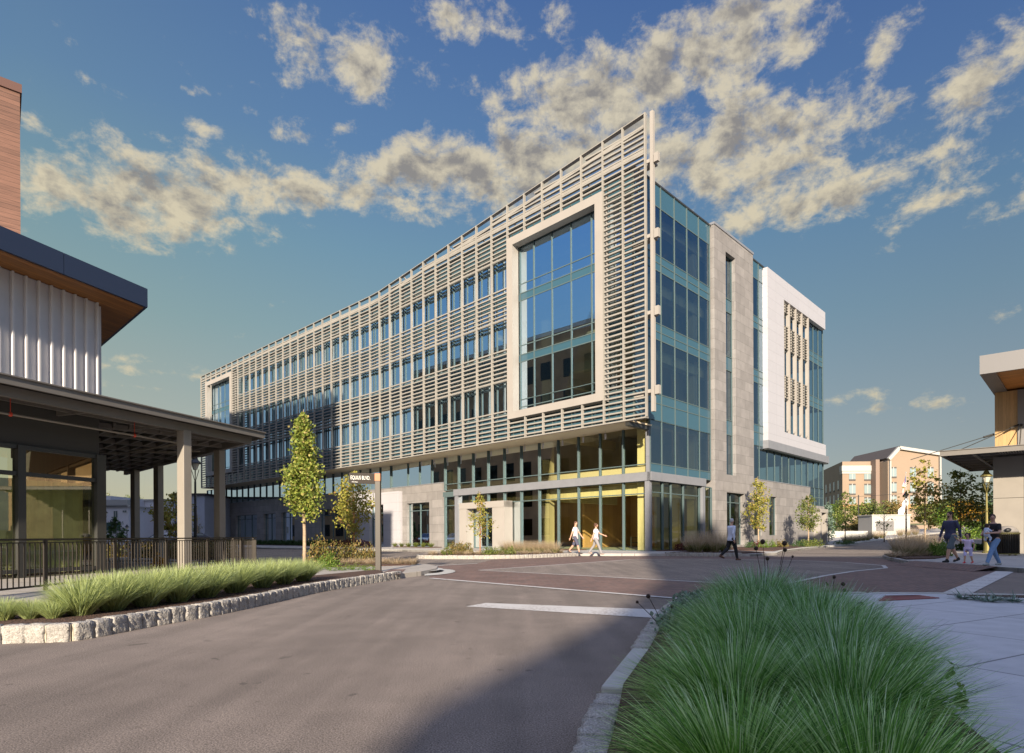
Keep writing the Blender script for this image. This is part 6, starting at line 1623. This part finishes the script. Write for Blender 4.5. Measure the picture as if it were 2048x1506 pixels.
for s_ in (1, -1):
    limb(b, [(s_*.06, 0, .17), (s_*.10, .06, .12)], [.030, .027], 8); limb(b, [(s_*.04, 0, -.02), (s_*.08, .06, -.10), (s_*.07, .035, -.17)], [.045, .036, .028], 8)
fused(b, 'baby_suit', cl('pale_blue_suit', (.60, .68, .85)), t, .008, 2)
b = MB(); b.ball((0, .0, .285), .071, 12, 8, (.97, 1, 1.05)); b.build('hair', hb_dark, t, loc=(0, 0, 0), smooth=True)
# ================================================================ street furniture, vehicles, signs
M_['copper'] = mat('copper_accent', (.30, .11, .05), .5, .2)
M_['signb'] = mat('sign_brown', (.03, .022, .016), .6)
sx0, sy0 = G(757, 1143, .14)
SG = thing('street_sign', (sx0, sy0, .14), 'brown street name sign post reading EQUUS BLVD. at the left corner', 'street sign')
b = MB(); b.box(-.075, .075, -.075, .075, 0, 2.58); b.build('post', mat('post_taupe', (.05, .042, .034), .5, .1), SG, loc=(0, 0, 0), bevel=.008)
b = MB(); b.box(-.082, .082, -.082, .082, 2.58, 2.80); b.build('copper_band', M_['copper'], SG, loc=(0, 0, 0), bevel=.006)
bd_ = Vector((-.93, -.36)).normalized()
b = MB(); p0 = bd_*.083; p1 = bd_*.80; nn = Vector((-bd_.y, bd_.x))*.025
b.hexa([(p0.x-nn.x, p0.y-nn.y, 2.50), (p1.x-nn.x, p1.y-nn.y, 2.50), (p1.x+nn.x, p1.y+nn.y, 2.50), (p0.x+nn.x, p0.y+nn.y, 2.50), (p0.x-nn.x, p0.y-nn.y, 2.80), (p1.x-nn.x, p1.y-nn.y, 2.80), (p1.x+nn.x, p1.y+nn.y, 2.80), (p0.x+nn.x, p0.y+nn.y, 2.80)])
b.build('name_board', M_['signb'], SG, loc=(0, 0, 0))
fn_ = nn if nn.y < 0 else -nn; wp = Vector((sx0, sy0, .14)); o_ = wp + Vector((p1.x+fn_.x*1.08, p1.y+fn_.y*1.08, 2.615)) - Vector((bd_.x, bd_.y, 0))*.03
text3d('EQUUS BLVD.', .15, frameM(o_, (-bd_.x, -bd_.y, 0)), M_['letter'], SG, 'sign_lettering', narrow=.60)
text3d('Metro Equus', .045, frameM(o_+Vector((-bd_.x*.04, -bd_.y*.04, -.085)), (-bd_.x, -bd_.y, 0)), M_['letter'], SG, 'small_lettering', narrow=.7)

M_['iron'] = mat('black_iron', (.02, .02, .02), .5)
M_['lampg'] = mat('lamp_glass', (.55, .52, .42), .2, spec=.8)
M_['brass'] = mat('brassy_green_iron', (.22, .19, .07), .45, .6)
def lamp(loc, h, label, m='iron', s=1.):
    t = thing('street_lamp', loc, label, 'street lamp')
    b = MB(); b.lathe([(.16*s, 0), (.16*s, .12), (.11*s, .2), (.10*s, .7), (.06*s, .8), (.045*s, h*.5), (.06*s, h*.5+.05), (.04*s, h*.5+.1), (.035*s, h-.95*s)], n=12)
    for a in range(4): c, q = math.cos(a*1.5708+.4), math.sin(a*1.5708+.4); b.tube([(0, 0, h-.98*s), (c*.05*s, q*.05*s, h-.8*s), (c*.13*s, q*.13*s, h-.5*s)], .012*s, 5)
    b.build('pole', M_[m], t, loc=(0, 0, 0), smooth=False)
    b = MB(); b.lathe([(.07*s, h-.52*s), (.15*s, h-.28*s)], n=8); b.build('lantern', M_['lampg'], t, loc=(0, 0, 0))
    b = MB(); b.lathe([(.22*s, h-.29*s), (.20*s, h-.24*s), (.10*s, h-.14*s), (.09*s, h-.08*s), (.03*s, h-.02*s), (.02*s, h)], n=12); b.build('lamp_cap', M_[m], t, loc=(0, 0, 0))
    return t
a = at(1812, 44); lamp(a, ZAT(983, 44, 1812)-a[2], 'black street lamp in front of the hotel beside the flagpoles')
a = at(1973, 30); lamp(a, ZAT(939, 30, 1973)-a[2], 'brassy street lamp behind the mother, left of the taupe column', 'brass', 1.25)
lamp(AT(391, 31, 0), ZAT(912, 31, 391), 'tall dark street lamp seen between the two front canopy columns', 'iron', 1.4)
lamp(AT(211, 55, 0), ZAT(1020, 55, 211), 'small black street lamp in front of the white town house')
lamp(AT(254, 66, 0), ZAT(1049, 66, 254), 'short black street lamp right of the white town house windows')
# litter bin
cx0, cy0 = AT(2015, 26.5)[:2]
BN = thing('litter_bin', (cx0, cy0, .14), 'round dark slatted litter bin with dome lid in front of the taupe column', 'litter bin')
b = MB()
for i in range(36): a = i*math.pi/18; b.beam((math.cos(a)*.40, math.sin(a)*.40, .06), (math.cos(a)*.40, math.sin(a)*.40, .98), .045, .02)
b.build('slats', M_['rail'], BN, loc=(0, 0, 0))
b = MB(); b.lathe([(.36, .05), (.36, .95)], n=24); b.build('liner', M_['iron'], BN, loc=(0, 0, 0))
b = MB(); b.lathe([(.44, .96), (.45, 1.0), (.43, 1.03)], n=28); b.lathe([(.43, .05), (.43, .1)], n=28)
for a in (0, 2.1, 4.2): b.box(math.cos(a)*.36-.03, math.cos(a)*.36+.03, math.sin(a)*.36-.03, math.sin(a)*.36+.03, 0, .07)
b.build('rims', M_['brass'], BN, loc=(0, 0, 0))
b = MB(); b.lathe([(.40, 1.03), (.38, 1.12), (.30, 1.24), (.18, 1.31), (.02, 1.33)], n=24); b.build('dome_lid', M_['column'], BN, loc=(0, 0, 0), smooth=True)
b = MB(); b.ball((-.2, -.28, 1.13), .15, 12, 8, (1, .6, .7)); b.build('lid_opening', M_['iron'], BN, loc=(0, 0, 0), smooth=True)
# flagpoles
def flag(px, Y, top, fpx, label, stripes):
    a = at(px, Y); h_ = ZAT(top, Y, px)-a[2]; t = thing('flagpole', a, label, 'flagpole')
    b = MB(); b.tube([(0, 0, 0), (0, 0, h_)], [.06, .03], 8); b.ball((0, 0, h_+.06), .09, 8, 6); b.build('pole', M_['trim'], t, loc=(0, 0, 0))
    L_, hh = 2.6, 1.6; n = 12
    def fp(u, v):       # drooping in light wind
        return (-u*L_*.30+.08*math.sin(u*7+v*2), -u*.35+.10*math.sin(u*9), h_-.3-v*hh-u*(L_*.62)+.08*math.sin(u*6))
    if stripes:
        rb_, wb_, bb_ = MB(), MB(), MB()
        for s_ in range(13):
            tgt = rb_ if s_ % 2 == 0 else wb_
            for i in range(n):
                if s_ < 7 and i < 5: continue
                u0, u1, v0, v1 = i/n, (i+1)/n, s_/13, (s_+1)/13; tgt.poly([fp(u0, v0), fp(u1, v0), fp(u1, v1), fp(u0, v1)])
        for i in range(5):
            for j in range(7): u0, u1, v0, v1 = i/n, (i+1)/n, j/13, (j+1)/13; bb_.poly([fp(u0, v0), fp(u1, v0), fp(u1, v1), fp(u0, v1)])
        f = wb_.build('flag', mat('flag_white', (.75, .73, .72), .8), t, loc=(0, 0, 0)); o = rb_.build('flag_stripes', mat('flag_red', (.50, .05, .06), .8), t, loc=(0, 0, 0)); o2 = bb_.build('flag_canton', mat('flag_blue', (.05, .06, .22), .8), t, loc=(0, 0, 0))
        o.parent = f; o2.parent = f
    else:
        w_ = MB()
        for i in range(n):
            for j in range(6): u0, u1, v0, v1 = i/n, (i+1)/n, j/6, (j+1)/6; q = [fp(u0*1.5, v0), fp(u1*1.5, v0), fp(u1*1.5, v1), fp(u0*1.5, v1)]; w_.poly([(x*1.35, y, z*.0+z) for x, y, z in q])
        w_.build('flag', mat('flag_plain_white', (.75, .76, .80), .8), t, loc=(0, 0, 0))
flag(1812, 84, 946, 0, 'flagpole with the striped national flag in front of the hotel', True)
flag(1815, 88, 984, 0, 'shorter flagpole with a plain white flag below the striped one', False)
# white utility enclosure and low wall
Ye = 75; zb = H(xp(1780, Ye), Ye)
UE = thing('utility_enclosure', (xp(1780, Ye), Ye, zb), 'white walled utility enclosure with grey louvre panel behind the bare young tree', 'enclosure')
x0_, x1_, zt_ = xp(1744, Ye), xp(1820, Ye), ZAT(1031, Ye, 1780)
b = MB(); b.box(x0_, x1_, Ye, Ye+3, zb-1, zt_); b.build('enclosure_wall', M_['trim'], UE)
b = MB(); b.box(x0_-.1, x1_+.1, Ye-.1, Ye+3.1, zt_, zt_+.12); b.build('wall_cap', M_['kerb'], UE)
b = MB(); lx0, lx1, lz0, lz1 = xp(1752, Ye), xp(1787, Ye), ZAT(1062, Ye, 1760), ZAT(1042, Ye, 1760)
for i in range(9): z = lz0+(lz1-lz0)*i/9; b.box(lx0, lx1, Ye-.06, Ye-.005, z, z+(lz1-lz0)/9*.75)
b.build('louvre_panel', M_['fasc2'], UE)
Yw = 72; zb = H(xp(1700, Yw), Yw)
b = MB(); b.prism([(xp(1648, Yw), Yw), (xp(1745, Yw), Yw+1), (xp(1745, Yw), Yw+1.3), (xp(1648, Yw), Yw+.3)], zb-1, ZAT(1062, Yw, 1700)); tag(b.build('low_wall', M_['kerb']), 'long low pale concrete wall left of the white enclosure', 'wall')
Yw = 92; b = MB(); b.prism([(xp(1650, Yw), Yw), (xp(1960, Yw), Yw+3), (xp(1960, Yw), Yw+3.4), (xp(1650, Yw), Yw+.4)], 0, ZAT(1050, Yw, 1800)); tag(b.build('retaining_wall', M_['hotel']), 'long tan retaining wall running behind the enclosure and trees', 'wall')
Yp = 80; b = MB(); a = at(1717, Yp); b.tube([(a[0], a[1], a[2]), (a[0], a[1], ZAT(990, Yp, 1717))], .07, 6); tag(b.build('utility_pole', M_['iron']), 'thin dark utility pole in front of the hotel', 'pole')
p = Vector((a[0], a[1], ZAT(990, Yp, 1717)))
for i, (q0, q1) in enumerate((((-40, 12, 1.0), (0, 0, -.2)), ((0, 0, -.2), (30, -10, 4.2)), ((0, 0, -2.4), (34, -10, 2.2)))):
    b = MB(); u0, u1 = p+Vector(q0), p+Vector(q1); b.tube([u0.lerp(u1, k/8)-Vector((0, 0, 1.0*math.sin(math.pi*k/8))) for k in range(9)], .02, 4); tag(b.build('overhead_cable', M_['iron']), ('overhead cable running left from the thin utility pole', 'upper overhead cable running right from the thin utility pole', 'lower overhead cable running right from the thin utility pole')[i], 'cable')
# cars
def car(loc, rz, col, label, s=1.):
    t = thing('parked_car', loc, label, 'car'); t.rotation_euler = (0, 0, rz)
    prof = [(-2.2, .35), (-2.25, .7), (-2.1, .95), (-1.5, 1.02), (-.95, 1.42), (.35, 1.47), (1.15, 1.0), (2.0, .85), (2.25, .65), (2.2, .35)]
    b = MB(); n = len(prof)
    for y in (-.88, -.80, .80, .88):
        for x, z in prof: yy = y if z < 1.05 else y*.80; b.v.append((x*(1 if abs(y) < .85 else .985), yy, z if abs(y) < .85 else z*.97))
    for i in range(3):
        for k in range(n-1): b.f.append((i*n+k, i*n+k+1, (i+1)*n+k+1, (i+1)*n+k))
        b.f.append((i*n+n-1, i*n, (i+1)*n, (i+1)*n+n-1))
    b.f.append(tuple(range(n-1, -1, -1))); b.f.append(tuple(range(3*n, 4*n)))
    b.build('body', mat('car_paint', col, .2, .3), t, loc=(0, 0, 0), bevel=.05, smooth=False)
    g_ = MB()
    for sgn in (1, -1): y = sgn*.735; g_.poly([(-1.35, sgn*.80, 1.03), (-.92, y, 1.36), (.3, y, 1.40), (1.0, sgn*.80, 1.03)])
    g_.poly([(.42, -.62, 1.46), (.42, .62, 1.46), (1.2, .72, 1.03), (1.2, -.72, 1.03)]); g_.poly([(-1.02, -.62, 1.42), (-1.02, .62, 1.42), (-1.52, .72, 1.05), (-1.52, -.72, 1.05)])
    g_.build('car_windows', mat('car_glass', (.02, .025, .03), .05, spec=1.), t, loc=(0, 0, 0))
    for x in (-1.35, 1.35):
        for y in (-.8, .8):
            w_ = MB(); w_.tube([(x, y-.11, .33), (x, y+.11, .33)], .33, 16); o = w_.build('wheel', M_['iron'], t, loc=(0, 0, 0)); w_ = MB(); w_.tube([(x, y-.115, .33), (x, y+.115, .33)], .19, 10); o2 = w_.build('rim', M_['fasc2'], t, loc=(0, 0, 0)); o2.parent = o
    for y in (-.6, .6): w_ = MB(); w_.ball((2.2, y, .68), .12, 8, 6, (.5, 1.3, .7)); w_.build('headlight', M_['lampg'], t, loc=(0, 0, 0))
    return t
car(AT(338, 52, 0), .3, (.45, .47, .50), 'silver parked car seen left between the canopy columns')
car(AT(378, 56, 0), .3, (.55, .56, .58), 'light silver parked car just left of the front canopy column')
car(AT(395, 48, 0), .5, (.02, .02, .025), 'dark parked car beside the tall lamp between the front canopy columns')
a = at(1862, 96); car((a[0], a[1], a[2]+1.0), .1, (.02, .02, .025), 'dark car parked below the hotel gable')
a = at(1925, 100); car((a[0], a[1], a[2]+1.0), 1.2, (.03, .03, .04), 'dark car parked behind the trees right of the father')
# storm drain leaf and debris: orange plate on the kerb
x, y = G(1500, 1110, .1); b = MB(); b.box(-.28, .28, -.03, .03, 0, .07); o = b.build('kerb_inlet_plate', mat('rusty_orange', (.45, .18, .03), .8), None, loc=(x, y-.2, .02)); tag(o, 'small rusty orange plate on the kerb right of the white haired man', 'inlet plate')
